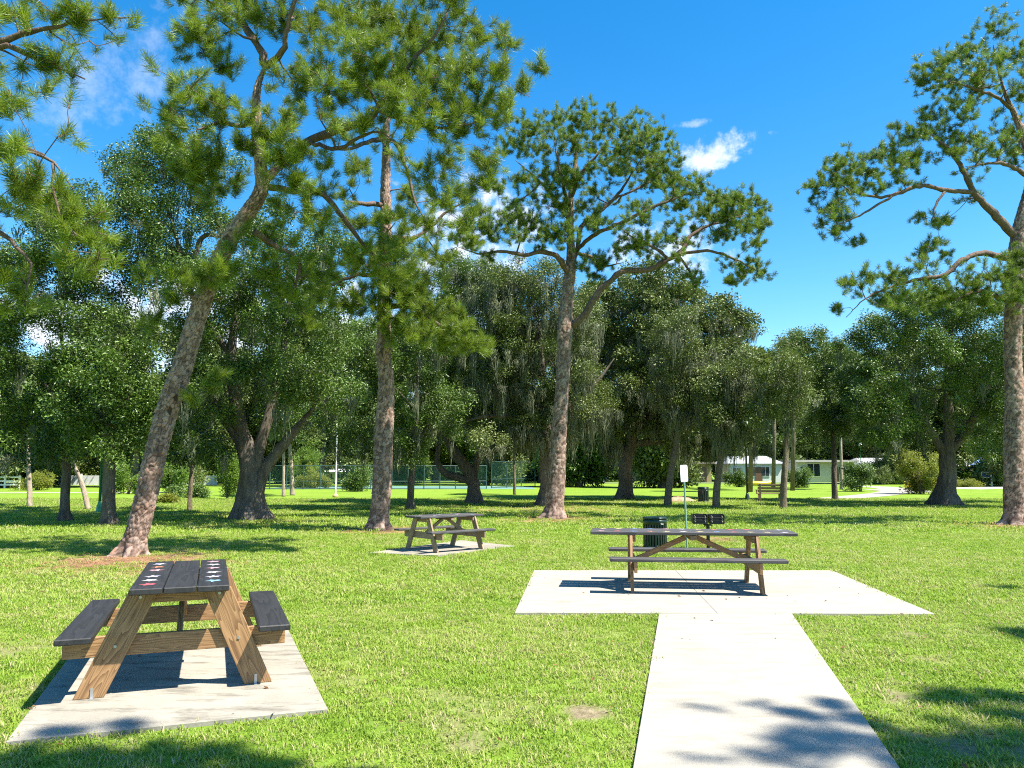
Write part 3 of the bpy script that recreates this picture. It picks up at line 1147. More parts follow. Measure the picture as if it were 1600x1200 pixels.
def plated(mb_, a, n, plate, amp, seed):
    """trunk with raised bark plates; a = rows x,y,z,r"""
    rg = random.Random(seed)
    s = np.concatenate([[0], np.cumsum(np.linalg.norm(np.diff(a[:, :3], axis=0), axis=1))])
    Ls, rmean = s[-1], float(a[:, 3].mean())
    cnt = int(2 * math.pi * rmean * Ls / (plate * plate * 1.5))
    kd = kdtree.KDTree(cnt)
    tone = []
    st = 0.62
    for i in range(cnt):
        th, z = rg.uniform(0, 6.2832), rg.uniform(0, Ls)
        kd.insert((rmean * math.cos(th), rmean * math.sin(th), z * st), i)
        tone.append(rg.random())
    kd.balance()
    pts = [Vector(p[:3]) for p in a]
    k = len(a)
    ref = None
    vs, fs, pl, cr = [], [], [], []
    for i in range(k):
        t = (pts[min(i + 1, k - 1)] - pts[max(i - 1, 0)]).normalized()
        if ref is None:
            ref = t.orthogonal().normalized()
        ref = (ref - t * ref.dot(t)).normalized()
        b = t.cross(ref)
        for j in range(n):
            th = 2 * math.pi * j / n
            fl = kd.find_n((rmean * math.cos(th), rmean * math.sin(th), s[i] * st), 2)
            e_ = (fl[1][2] - fl[0][2]) / (plate * .5)
            c_ = max(0.0, 1 - e_ / .32) * .9
            # root flare near the ground
            fl_h = max(0.0, 1 - s[i] / (rmean * 3.2))
            flare = fl_h ** 2 * rmean * (.85 + .5 * math.sin(th * 5 + seed) + .3 * math.sin(th * 9 + seed * 2))
            rr = a[i, 3] * (1 + .05 * math.sin(th * 2 + s[i] * 1.1 + seed) + .04 * math.sin(th * 3 - s[i] * 2.3 + seed)) + amp * (min(1, e_) - .5) + (tone[fl[0][1]] - .5) * amp * .8 + flare
            vs.append(pts[i] + (ref * math.cos(th) + b * math.sin(th)) * rr)
            pl.append(tone[fl[0][1]])
            cr.append(min(1, c_ * 1.2))
    for i in range(k - 1):
        for j in range(n):
            j2 = (j + 1) % n
            fs.append((i * n + j, i * n + j2, (i + 1) * n + j2, (i + 1) * n + j))
    fs.append(tuple((k - 1) * n + j for j in range(n)))
    mb_.add(vs, fs)
    mb_.att = {'plate': pl, 'crack': cr}


def connect(nodes, rads, targets, rg, wig=0.12, up_bias=0.15, pull=None):
    """grow a branch from the nearest wood to every target; returns polylines with radii"""
    nodes = [np.array(p) for p in nodes]
    rads = list(rads)
    left = [np.array(t) for t in targets]
    arr = np.array(nodes)
    T = np.array(left)
    best = np.full(len(T), 1e9)
    bi = np.zeros(len(T), int)

    def upd(new_idx):
        nonlocal best, bi
        for idx in new_idx:
            v = T - nodes[idx]
            dd = np.linalg.norm(v, axis=1)
            cost = dd * (1 + up_bias * np.clip(-v[:, 2] / (dd + 1e-6), -1, 1))
            better = cost < best
            best[better] = cost[better]
            bi[better] = idx
    upd(range(len(nodes)))
    done = np.zeros(len(T), bool)
    out = []
    for _ in range(len(T)):
        c = np.where(done, 1e9, best)
        i = int(c.argmin())
        done[i] = True
        p, q = nodes[bi[i]], T[i]
        r0 = rads[bi[i]]
        L = float(np.linalg.norm(q - p))
        ns = max(2, min(6, int(L / .35) + 1))
        off = np.array([rg.gauss(0, 1), rg.gauss(0, 1), rg.gauss(0, .7)]) * wig * L
        rs = min(r0 * .75, .012 + .028 * L)
        re = max(.006, rs * .45)
        poly, rr, newi = [p], [rs], []
        for k in range(1, ns + 1):
            t = k / ns
            w = math.sin(t * math.pi)
            pt = p + (q - p) * t + off * w + np.array([rg.gauss(0, 1), rg.gauss(0, 1), rg.gauss(0, 1)]) * wig * .25 * L / ns * (1 if k < ns else 0)
            poly.append(pt)
            rr.append(rs + (re - rs) * t)
            nodes.append(pt)
            rads.append(rs + (re - rs) * t)
            newi.append(len(nodes) - 1)
        upd(newi)
        out.append((poly, rr))
    return out, nodes


def rel(pts, base):
    return [np.array(p) - np.array(base) for p in pts]


def limb_rows(spec, d, base):
    rows = []
    for s in spec:
        x, y, r_ = s[0], s[1], s[2]
        dy = s[3] if len(s) > 3 else 0.0
        p = P(x, y, d + dy) - base
        rows.append((p.x, p.y, p.z, pxr(r_, d + dy) * .9))
    return rows


def dir_euler(v, rg):
    q = Vector(v).to_track_quat('Z', 'Y')
    e = (q.to_matrix() @ Matrix.Rotation(rg.uniform(0, 6.28), 3, 'Z')).to_euler()
    return (e.x, e.y, e.z)


def pine(label, base_px, trunk, limbs, blobs, seed, near=True, sides=48, step=.03, plate=.075, dens=1.0, bsize=1.0, base=None, d=None, group='tall pines with plated bark', mat='needle', along=.35, grow=1.0):
    rg = random.Random(seed)
    if base is None:
        base = G(*base_px)
        d = base.y
    e = empty('pine_tree', base)
    tag(e, label, 'pine tree', group)
    rows = limb_rows(trunk, d, base)
    rows[0] = (0, 0, -.05, rows[0][3])
    a = spline(rows, step)
    a[:, 3] *= 1 - .75 * np.linspace(0, 1, len(a)) ** 10
    m = MB()
    plated(m, a, sides, plate, .017, seed)
    m.build('trunk', M['bark_pine'], e, True)
    nodes = [r_[:3] for r_ in a[len(a) // 3::max(1, int(.3 / step))]]
    rads = [r_[3] for r_ in a[len(a) // 3::max(1, int(.3 / step))]]
    for lb in limbs:
        la = spline(limb_rows(lb, d, base), .18)
        la[:, 3] *= 1 - .8 * np.linspace(0, 1, len(la)) ** 4
        jit = np.array([[rg.gauss(0, .012) for _ in range(3)] for _ in la])
        la[:, :3] += jit
        m = MB()
        m.tube([Vector(p[:3]) for p in la], [max(.01, p[3] * (.82 if not near else .95) * (1 + rg.gauss(0, .06))) for p in la], 9)
        m.build('limb', M['bark_limb'], e, True)
        nodes += [p[:3] for p in la[2:]]
        rads += [p[3] for p in la[2:]]
    subs, bursts = [], []
    for b in blobs:
        x, y, r_ = b[:3]
        dy = b[3] if len(b) > 3 else rg.uniform(-1, 1) * pxr(80, d)
        c = np.array(P(x, y, d + dy) - base)
        Rm = pxr(r_, d) * grow
        k = max(2, int(5 * (Rm / .7) ** 1.5 + 1))
        cs = []
        for _ in range(k):
            v = np.array([rg.gauss(0, 1), rg.gauss(0, 1), rg.gauss(0, .6)])
            v = v / (np.linalg.norm(v) + 1e-6) * Rm * rg.uniform(.25, .75)
            cs.append(c + v)
        subs += cs
        nb = int(dens * 26 * (Rm / .6) ** 2) + 4
        for _ in range(nb):
            v = np.array([rg.gauss(0, 1), rg.gauss(0, 1), rg.gauss(0, .75)])
            v = v / (np.linalg.norm(v) + 1e-6) * Rm * rg.uniform(.25, 1.3)
            bursts.append(c + v)
    for lb in limbs:
        if lb[-1][2] > 2.9 and len(lb) < 4:
            continue
        la = spline(limb_rows(lb, d, base), .42)
        for i in range(int(len(la) * .4), len(la)):
            for _ in range(2 if rg.random() < along else 0):
                v = np.array([rg.gauss(0, .5), rg.gauss(0, .6), abs(rg.gauss(.25, .35))])
                c = la[i, :3] + v
                subs.append(c)
                for _ in range(int(7 * dens)):
                    bursts.append(c + np.array([rg.gauss(0, .22), rg.gauss(0, .22), rg.gauss(.05, .14)]))
    polys, nodes2 = connect(nodes, rads, subs, rg, .14)
    m = MB()
    for pl, rr in polys:
        m.tube([Vector(p) for p in pl], rr, 6, False)
    m.build('branches', M['bark_limb'], e, True)['kind'] = 'stuff'
    # short twigs that carry the bursts
    polys, _ = connect(nodes2, [.014] * len(nodes2), bursts, rg, .10, .05)
    m = MB()
    pos, rot, sc = [], [], []
    for pl, rr in polys:
        m.tube([Vector(p) for p in pl], [max(.005, min(.012, r_)) for r_ in rr], 4, False)
        v = Vector(pl[-1]) - Vector(pl[-2])
        v = v.normalized() * .8 + Vector((rg.gauss(0, .25), rg.gauss(0, .25), .75))
        pos.append(pl[-1]); rot.append(dir_euler(v, rg)); sc.append(rg.uniform(.72, 1.15) * bsize)
        if rg.random() < .45:
            q = np.array(pl[-1]) * .45 + np.array(pl[-2]) * .55
            pos.append(q); rot.append(dir_euler(v, rg)); sc.append(rg.uniform(.6, .9) * bsize)
    m.build('twigs', M['bark_limb'], e, False)['kind'] = 'stuff'
    scatter('needles', T_NEEDLE if near else T_NEEDLE_F, pos, rot, sc, M[mat], e, 'stuff')
    return e


# leaning pine by the near table
pine('tall pine leaning hard to the right beside the near table', (205, 868),
     [(205, 868, 20), (211, 842, 19.5), (222, 800, 19), (241, 720, 18), (262, 640, 17), (285, 570, 16.5), (310, 490, 16), (333, 430, 15.5), (358, 375, 15, -.1), (388, 332, 14, -.2), (408, 297, 12.5, -.3), (408, 262, 11.5, -.35), (402, 215, 11, -.35), (400, 165, 10.5, -.3), (404, 130, 10, -.3), (416, 102, 9, -.3)],
     [[(417, 104, 8, -.3), (402, 68, 7.5, -.2), (372, 30, 6.5, .2), (345, 2, 5.5, .6), (318, -50, 4, 1), (300, -100, 3, 1.4)],
      [(416, 104, 7, -.3), (442, 81, 6, -.6), (447, 50, 5, -.8), (465, -10, 4, -1), (500, -80, 3, -.5)],
      [(410, 285, 9, -.3), (445, 250, 8.5, .1), (478, 223, 8, .2), (523, 204, 7.5, .1), (574, 187, 7, -.1), (592, 168, 6, -.2), (612, 140, 5, -.3), (645, 95, 4.5, -.4), (690, 40, 4, -.4), (715, -30, 3, -.2)],
      [(412, 290, 7, -.3), (450, 298, 6, -.1), (480, 300, 5.5, .3), (506, 304, 5.5, .4), (536, 340, 5, .6), (561, 374, 4.5, .8), (604, 420, 4, 1), (630, 450, 3, 1.2)],
      [(400, 190, 6, -.3), (370, 196, 5, -.2), (340, 191, 4, -.6), (305, 205, 3, -1)],
      [(397, 362, 6, -.1), (434, 387, 5, .3), (463, 404, 4.5, .5), (466, 433, 4, .6), (438, 472, 3, .8)],
      [(590, 172, 5, -.2), (635, 190, 4, -.4), (690, 200, 3.5, -.6), (750, 190, 3, -.8)],
      [(316, 478, 3, 0), (300, 462, 2.2, -.25), (276, 446, 1.4, -.4)], [(338, 470, 2.4, -.1), (348, 464, 2, -.3), (356, 462, 1.2, -.4)],
      [(480, 222, 4, .2), (525, 232, 4, -.5), (560, 215, 3.5, -.7), (590, 205, 3, -.9), (625, 225, 2.5, -1)]],
     [(320, 60, 40), (300, 40, 30), (345, 95, 32), (290, 145, 30), (270, 180, 26), (330, 165, 34), (285, 215, 34), (330, 245, 40), (295, 265, 34), (360, 275, 36), (325, 300, 30), (375, 225, 26), (350, 25, 30),
      (395, 20, 36), (440, 25, 40), (490, 40, 44), (500, 95, 40), (470, 130, 36), (455, 175, 30), (520, 150, 30), (370, -10, 40), (440, -20, 50), (540, 10, 44), (560, 60, 40),
      (440, 200, 30, -1.0), (430, 240, 32, -1.1), (465, 235, 28, -1), (450, 280, 34, -1.1), (480, 300, 30, -.9), (492, 335, 26, -.8), (415, 210, 22, -.9),
      (590, 105, 34, -.9), (610, 150, 34, -.9), (625, 190, 24, -1.1), (570, 95, 26, -.8), (650, 105, 40, -.5), (690, 140, 44, -.6), (720, 100, 44), (745, 145, 44, -.6), (710, 190, 40, -.8), (755, 200, 36), (775, 160, 30), (765, 250, 32, -.6), (745, 280, 26, -.7), (700, 240, 30, -.9), (690, 60, 50), (640, 40, 46), (740, 45, 40), (600, 25, 46), (690, -10, 50), (780, 110, 28), (840, 105, 20, .6), (820, 130, 20, .4), (795, 60, 22),
      (690, 310, 30, -.8), (725, 350, 22, -.8), (655, 270, 26), (560, 400, 30, .7), (610, 430, 28, .9), (500, 420, 30, .5), (450, 455, 32, .6), (420, 420, 26, .3), (240, 490, 24, .3), (270, 465, 22, .2), (325, 600, 16, -.3), (300, 620, 12, -.3), (340, 585, 12, -.3)],
     5, True, 92, .021, .055, 1.25, .84)

# straight pine
pine('tall straight pine with a flared base behind the small table', (592, 828),
     [(592, 830, 17.5), (592, 815, 17), (595, 780, 16.5), (598, 720, 16), (601, 660, 15), (603, 600, 13.5), (600, 560, 13), (600, 545, 15.5), (600, 530, 12.5), (600, 480, 12), (601, 420, 10.5), (603, 360, 10), (602, 300, 9), (604, 240, 8), (603, 205, 7.5), (610, 160, 6), (615, 90, 4.5)],
     [[(602, 215, 5, 0), (575, 222, 4.5, -.3), (548, 232, 4, -.6), (520, 236, 3, -.8)],
      [(603, 215, 4, 0), (622, 230, 3.5, -.4), (640, 280, 3, -.8), (650, 320, 2.6, -1), (675, 355, 2.2, -1.2)],
      [(601, 480, 6, 0), (640, 478, 5, -.6), (680, 505, 4, -.9), (730, 528, 3, -1.1)],
      [(601, 430, 5, 0), (560, 430, 4, -.5), (520, 445, 3, -.9), (480, 470, 2, -1)],
      [(602, 370, 5, 0), (650, 370, 4, .5), (700, 330, 3, .7), (740, 310, 2, .8)],
      [(600, 320, 5, 0), (560, 318, 4.5, -.5), (540, 312, 3.5, -.8)]],
     [(600, 390, 34, -1), (640, 400, 36), (560, 410, 34), (620, 440, 40, -1.1), (660, 450, 38, -.8), (590, 465, 40, -1.1), (640, 490, 36, -1.1), (680, 490, 30), (545, 470, 30), (510, 465, 30), (480, 490, 28), (720, 515, 26, -1.2), (745, 535, 22, -1.2), (700, 530, 26, -1.1), (665, 350, 30), (620, 340, 26), (690, 400, 26), (560, 350, 30), (530, 300, 24), (560, 260, 24), (640, 300, 22),
      (715, 300, 26), (740, 330, 22), (600, 120, 40), (640, 80, 40), (580, 60, 40), (560, 140, 30), (510, 250, 20), (530, 200, 24), (735, 375, 20), (655, 520, 26), (610, 500, 30, -.9)],
     6, True, 72, .028, .058, 1.15, .92)

# forked pine in the middle
pine('flat topped forked pine with one long limb reaching right', (866, 810),
     [(866, 812, 16), (867, 795, 15), (870, 740, 14), (876, 640, 13), (881, 560, 12), (883, 515, 13), (884, 490, 11), (887, 455, 10.5), (891, 425, 10), (892, 400, 8), (891, 340, 6.5), (894, 290, 5.5), (900, 240, 4), (897, 205, 3)],
     [[(890, 512, 8, 0), (914, 491, 7.5, -.3), (934, 458, 7, -.5), (953, 439, 6.5, -.6), (973, 424, 6.5, -.6), (1012, 421, 6, -.6), (1044, 406, 5.5, -.6), (1067, 390, 5.5, -.6), (1077, 371, 5, -.5), (1103, 354, 4.5, -.4), (1132, 345, 3.5, -.3), (1165, 335, 2.5, -.2)],
      [(888, 430, 7, 0), (874, 405, 6.5, -.5), (850, 393, 5.5, -.8), (820, 398, 4.5, -1), (785, 393, 4, -1.2), (745, 396, 3, -1.4), (715, 385, 2.2, -1.5)],
      [(893, 415, 6, 0), (903, 385, 5.5, .4), (908, 355, 5, .6), (935, 332, 4.5, .9), (962, 308, 4, 1), (985, 275, 3.2, 1), (1005, 240, 2.4, .9)],
      [(900, 390, 5, .2), (931, 366, 4.6, -.5), (976, 345, 4.4, -.9), (1025, 322, 4, -1.1), (1051, 311, 3.5, -1.2), (1085, 300, 2.5, -1.2)],
      [(891, 345, 4.5, 0), (870, 315, 4.2, .3), (850, 290, 3.8, .5), (825, 268, 3.2, .7), (805, 250, 2.4, .8)],
      [(893, 310, 4.2, 0), (905, 275, 3.8, -.4), (930, 245, 3.2, -.6), (955, 215, 2.4, -.6)],
      [(1055, 398, 4, -.6), (1105, 392, 3.4, -1), (1150, 405, 2.8, -1.2), (1190, 428, 2, -1.2)],
      [(1044, 404, 3.5, -.6), (1020, 386, 3, -1), (995, 375, 2.6, -1.2), (968, 355, 2, -1.2)],
      [(1060, 400, 3, -.6), (1078, 425, 2.6, -.4), (1085, 450, 2, -.2)],
      [(896, 395, 4, .2), (920, 400, 3.4, .6), (945, 415, 2.8, .9), (975, 410, 2, 1)],
      [(892, 325, 4, 0), (880, 290, 3.5, -.6), (872, 250, 3, -.8), (865, 215, 2, -.8)],
      [(962, 308, 3, 1), (985, 300, 2.6, 1.3), (1020, 280, 2.2, 1.5), (1040, 255, 1.8, 1.6)]],
     [(830, 200, 24), (870, 188, 26), (910, 184, 28), (950, 195, 28), (990, 202, 28), (1022, 215, 26), (800, 225, 22), (845, 232, 26), (890, 222, 28), (935, 235, 26), (975, 240, 26), (1010, 245, 24), (1042, 250, 24), (1058, 285, 24), (1088, 290, 22), (1115, 305, 22), (1150, 312, 24), (1178, 330, 22), (1135, 335, 24), (1165, 355, 22), (1100, 330, 22), (1190, 350, 14),
      (862, 275, 20), (895, 285, 22, -1), (858, 308, 22, -1), (802, 318, 20), (828, 345, 26, -1.2), (880, 360, 28, -1.1), (850, 365, 22, -1), (790, 345, 24, -1.3), (745, 350, 22, -1.5), (720, 368, 20, -1.5), (770, 365, 18, -1.4), (925, 345, 16, -1), (988, 382, 22, -1.2), (965, 390, 14), (1010, 385, 14), (1035, 275, 20), (1065, 320, 20), (780, 290, 16), (815, 280, 18),
      (1180, 378, 14), (1160, 430, 18), (1190, 425, 12), (1140, 440, 10), (1085, 435, 14), (930, 430, 14), (940, 410, 14), (915, 410, 14), (760, 400, 12), (960, 265, 18), (920, 265, 16), (1085, 360, 14), (1120, 365, 14), (880, 325, 18), (905, 320, 16)],
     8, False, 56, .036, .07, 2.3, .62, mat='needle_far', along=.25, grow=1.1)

# right edge pine
pine('tall dark pine at the right edge with limbs reaching left', (1586, 820),
     [(1586, 822, 17), (1586, 805, 16), (1584, 740, 15.5), (1585, 640, 15), (1583, 560, 14), (1584, 480, 13.5), (1587, 420, 12.5), (1590, 375, 12), (1597, 335, 10), (1608, 290, 8), (1606, 240, 7), (1590, 190, 5.5), (1572, 150, 4), (1560, 110, 3), (1552, 70, 2.2)],
     [[(1588, 372, 9, 0), (1554, 334, 8, -.3), (1523, 303, 7, -.5), (1505, 265, 6, -.6), (1485, 236, 5, -.6), (1462, 217, 4, -.5), (1440, 200, 2.5, -.4)],
      [(1520, 300, 5, -.5), (1480, 297, 4.8, -.8), (1437, 290, 4.6, -1), (1402, 303, 4.2, -1), (1367, 308, 3.6, -1), (1324, 295, 2.6, -1), (1300, 270, 1.8, -1)],
      [(1586, 410, 7, 0), (1560, 400, 6.5, -.4), (1532, 396, 6, -.7), (1502, 407, 5.5, -.9), (1476, 429, 5, -1), (1428, 438, 4.2, -1), (1385, 451, 3.4, -1), (1350, 468, 2.6, -1), (1322, 495, 1.8, -1)],
      [(1604, 275, 5, 0), (1575, 258, 4.4, -.5), (1545, 255, 3.6, -.8), (1510, 262, 2.5, -1)],
      [(1580, 170, 4, 0), (1558, 152, 3.6, -.4), (1523, 139, 3, -.6), (1480, 125, 2, -.7)],
      [(1400, 303, 3, -1), (1365, 325, 2.6, -1.2), (1335, 340, 2.2, -1.3), (1300, 355, 1.6, -1.3)],
      [(1478, 297, 3, -.8), (1462, 320, 2.6, -1), (1455, 345, 2, -1)],
      [(1588, 470, 7, 0), (1560, 465, 6, -.6), (1530, 455, 5, -1), (1490, 470, 4, -1.2)],
      [(1604, 250, 5, 0), (1640, 200, 4.4, .3), (1680, 150, 3, .4)], [(1592, 380, 7, 0), (1640, 340, 6, .4), (1700, 320, 4, .6), (1750, 290, 3, .6)]],
     [(1555, 48, 30), (1505, 88, 30), (1462, 105, 28), (1440, 125, 20), (1590, 85, 30), (1540, 110, 30), (1595, 140, 32), (1520, 140, 24), (1480, 130, 22), (1452, 178, 24), (1480, 205, 28), (1435, 208, 24), (1395, 235, 26), (1370, 248, 24), (1400, 268, 24), (1425, 250, 24), (1312, 250, 20), (1290, 275, 20), (1278, 300, 16), (1318, 305, 22), (1350, 270, 22), (1345, 295, 18), (1500, 235, 22), (1520, 215, 20), (1570, 205, 32), (1590, 235, 26), (1280, 348, 10), (1305, 362, 14), (1335, 372, 12), (1320, 345, 14),
      (1440, 340, 16), (1465, 348, 14), (1480, 340, 12), (1455, 380, 18), (1435, 392, 12), (1475, 395, 14), (1352, 428, 16), (1330, 445, 14), (1308, 480, 12), (1390, 435, 14), (1410, 425, 12), (1560, 430, 32), (1520, 440, 32, -1.2), (1485, 455, 28, -1.2), (1590, 455, 36, -.8), (1450, 470, 22), (1600, 400, 30), (1550, 470, 28), (1650, 180, 40), (1700, 140, 50), (1640, 90, 40), (1700, 260, 50), (1750, 280, 50), (1660, 330, 36), (1410, 460, 16), (1370, 470, 14)],
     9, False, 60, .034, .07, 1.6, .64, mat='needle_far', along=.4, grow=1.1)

# pine off the left edge: only its boughs hang into view
dL = 9.6
bL = Vector((-9.0, dL, 0))
pine('pine beyond the left edge whose long needled boughs hang in', None,
     [(-335, 945, 26), (-330, 800, 22), (-322, 600, 20), (-318, 450, 19), (-300, 300, 18), (-280, 150, 16), (-262, 20, 14), (-255, -120, 11), (-250, -250, 8)],
     [[(-272, 100, 11), (-150, 95, 9), (-60, 85, 8), (10, 60, 6.5), (60, 45, 5.5), (105, 38, 4.5), (150, 30, 3.5), (190, 24, 2.4)],
      [(-40, 80, 6), (10, 72, 5.5), (60, 92, 5), (100, 108, 4), (135, 125, 2.6)],
      [(-295, 270, 10), (-150, 220, 8), (-40, 222, 6.5), (30, 230, 5.5), (70, 245, 4.8), (95, 268, 4), (115, 295, 3)],
      [(-312, 400, 10), (-180, 350, 8), (-60, 345, 6.5), (0, 365, 5.6), (28, 388, 5), (46, 410, 4.4), (44, 445, 3.6), (36, 480, 2.4)],
      [(80, 255, 3), (85, 300, 2.8), (95, 340, 2.4), (120, 370, 2)],
      [(-265, 30, 10), (-200, -60, 8), (-120, -140, 6), (-60, -200, 4)]],
     [(35, 28, 26, 0), (90, 22, 26, 0), (130, 30, 30, 0), (175, 32, 24, 0), (60, 75, 26, 0), (110, 112, 26, 0), (80, 100, 20, 0), (10, 20, 24, .2), (0, 130, 34, -.4), (15, 165, 24, -.4), (20, 230, 34, -.3), (45, 275, 30, -.4), (20, 300, 30, -.2), (135, 335, 34, .2), (115, 370, 30, .2), (155, 365, 26, .3), (145, 405, 22, .3), (90, 310, 22, .2), (15, 425, 30, 0), (35, 460, 24, 0), (0, 470, 26, .2), (100, 400, 20, .3),
      (-60, 40, 50), (-120, 110, 50), (-60, 200, 40), (-80, 330, 50), (-60, 400, 40), (-130, -130, 60), (-60, -190, 60), (-200, 40, 60), (-240, -250, 80), (-160, 240, 50)],
     12, True, 40, .06, .09, .5, .8, bL, dL)

# pine behind and right of the viewer that throws the near shadows
bR = Vector((8.6, 0.6, 0))
def wpine():
    rg = random.Random(44)
    e = empty('pine_tree', bR)
    tag(e, 'pine standing beside the viewer that shades the near walkway', 'pine tree', 'tall pines with plated bark')
    a = spline([(0, 0, -.05, .3), (0, 0, 3, .26), (-.2, .1, 7, .22), (-.3, .2, 10, .16), (-.2, .1, 13, .08)], .06)
    m = MB(); plated(m, a, 36, .09, .022, 44); m.build('trunk', M['bark_pine'], e, True)
    nodes = [r_[:3] for r_ in a[60::6]]; rads = [r_[3] for r_ in a[60::6]]
    # centres chosen from where the shade lies on the grass
    spots = [((1225, 1118), 9.2, .12), ((1290, 1104), 9.4, .14), ((1345, 1130), 9.4, .2), ((1300, 1160), 9.2, .05), ((1490, 1095), 9.8, .42), ((1560, 1090), 10, .45), ((1460, 1175), 9.6, .5), ((1560, 1180), 9.8, .55), ((1620, 1130), 10.2, .6), ((1580, 988), 10.8, .4), ((1570, 920), 11, .3), ((1640, 1000), 11, .6),
             ((60, 1190), 8.6, .42), ((150, 1192), 8.6, .4), ((240, 1185), 8.8, .42), ((320, 1180), 8.8, .36), ((400, 1198), 8.8, .3), ((90, 1150), 8.4, .16), ((190, 1140), 8.8, .14), ((20, 1215), 8.6, .6), ((160, 1230), 8.6, .6), ((1700, 1180), 10, .8), ((1500, 1240), 9.6, .7), ((300, 1225), 8.6, .5), ((560, 1215), 8.8, .25)]
    subs, bursts = [], []
    for (px, py), z, r_ in spots:
        r_ *= .62
        g = G(px, py)
        c = np.array(g + SUN_DIR * (z / SUN_DIR.z) - bR)
        subs.append(c)
        for _ in range(int(30 * r_ * r_ / .16) + 3):
            v = np.array([rg.gauss(0, 1), rg.gauss(0, 1), rg.gauss(0, .6)])
            bursts.append(c + v / np.linalg.norm(v) * r_ * rg.uniform(.1, 1))
    for z in range(8, 14):
        for _ in range(3):
            an = rg.uniform(-1.6, 1.6)
            c = np.array([math.cos(an) * rg.uniform(.8, 2.6), math.sin(an) * 2.0 - .8, z + rg.random()])
            subs.append(c)
            for _ in range(30):
                bursts.append(c + np.array([rg.gauss(0, .4), rg.gauss(0, .4), rg.gauss(0, .25)]))
    polys, nodes2 = connect(nodes, rads, subs, rg, .1)
    m = MB()
    for pl, rr in polys:
        m.tube([Vector(p) for p in pl], rr, 6, False)
    m.build('branches', M['bark_limb'], e, True)['kind'] = 'stuff'
    polys, _ = connect(nodes2, [.014] * len(nodes2), bursts, rg, .1, .05)
    m = MB(); pos, rot, sc = [], [], []
    for pl, rr in polys:
        m.tube([Vector(p) for p in pl], [.007] * len(pl), 3, False)
        v = (Vector(pl[-1]) - Vector(pl[-2])).normalized() + Vector((0, 0, .7))
        pos.append(pl[-1]); rot.append(dir_euler(v, rg)); sc.append(rg.uniform(.7, 1))
    m.build('twigs', M['bark_limb'], e)['kind'] = 'stuff'
    scatter('needles', T_NEEDLE, pos, rot, sc, M['needle'], e, 'stuff')
wpine()


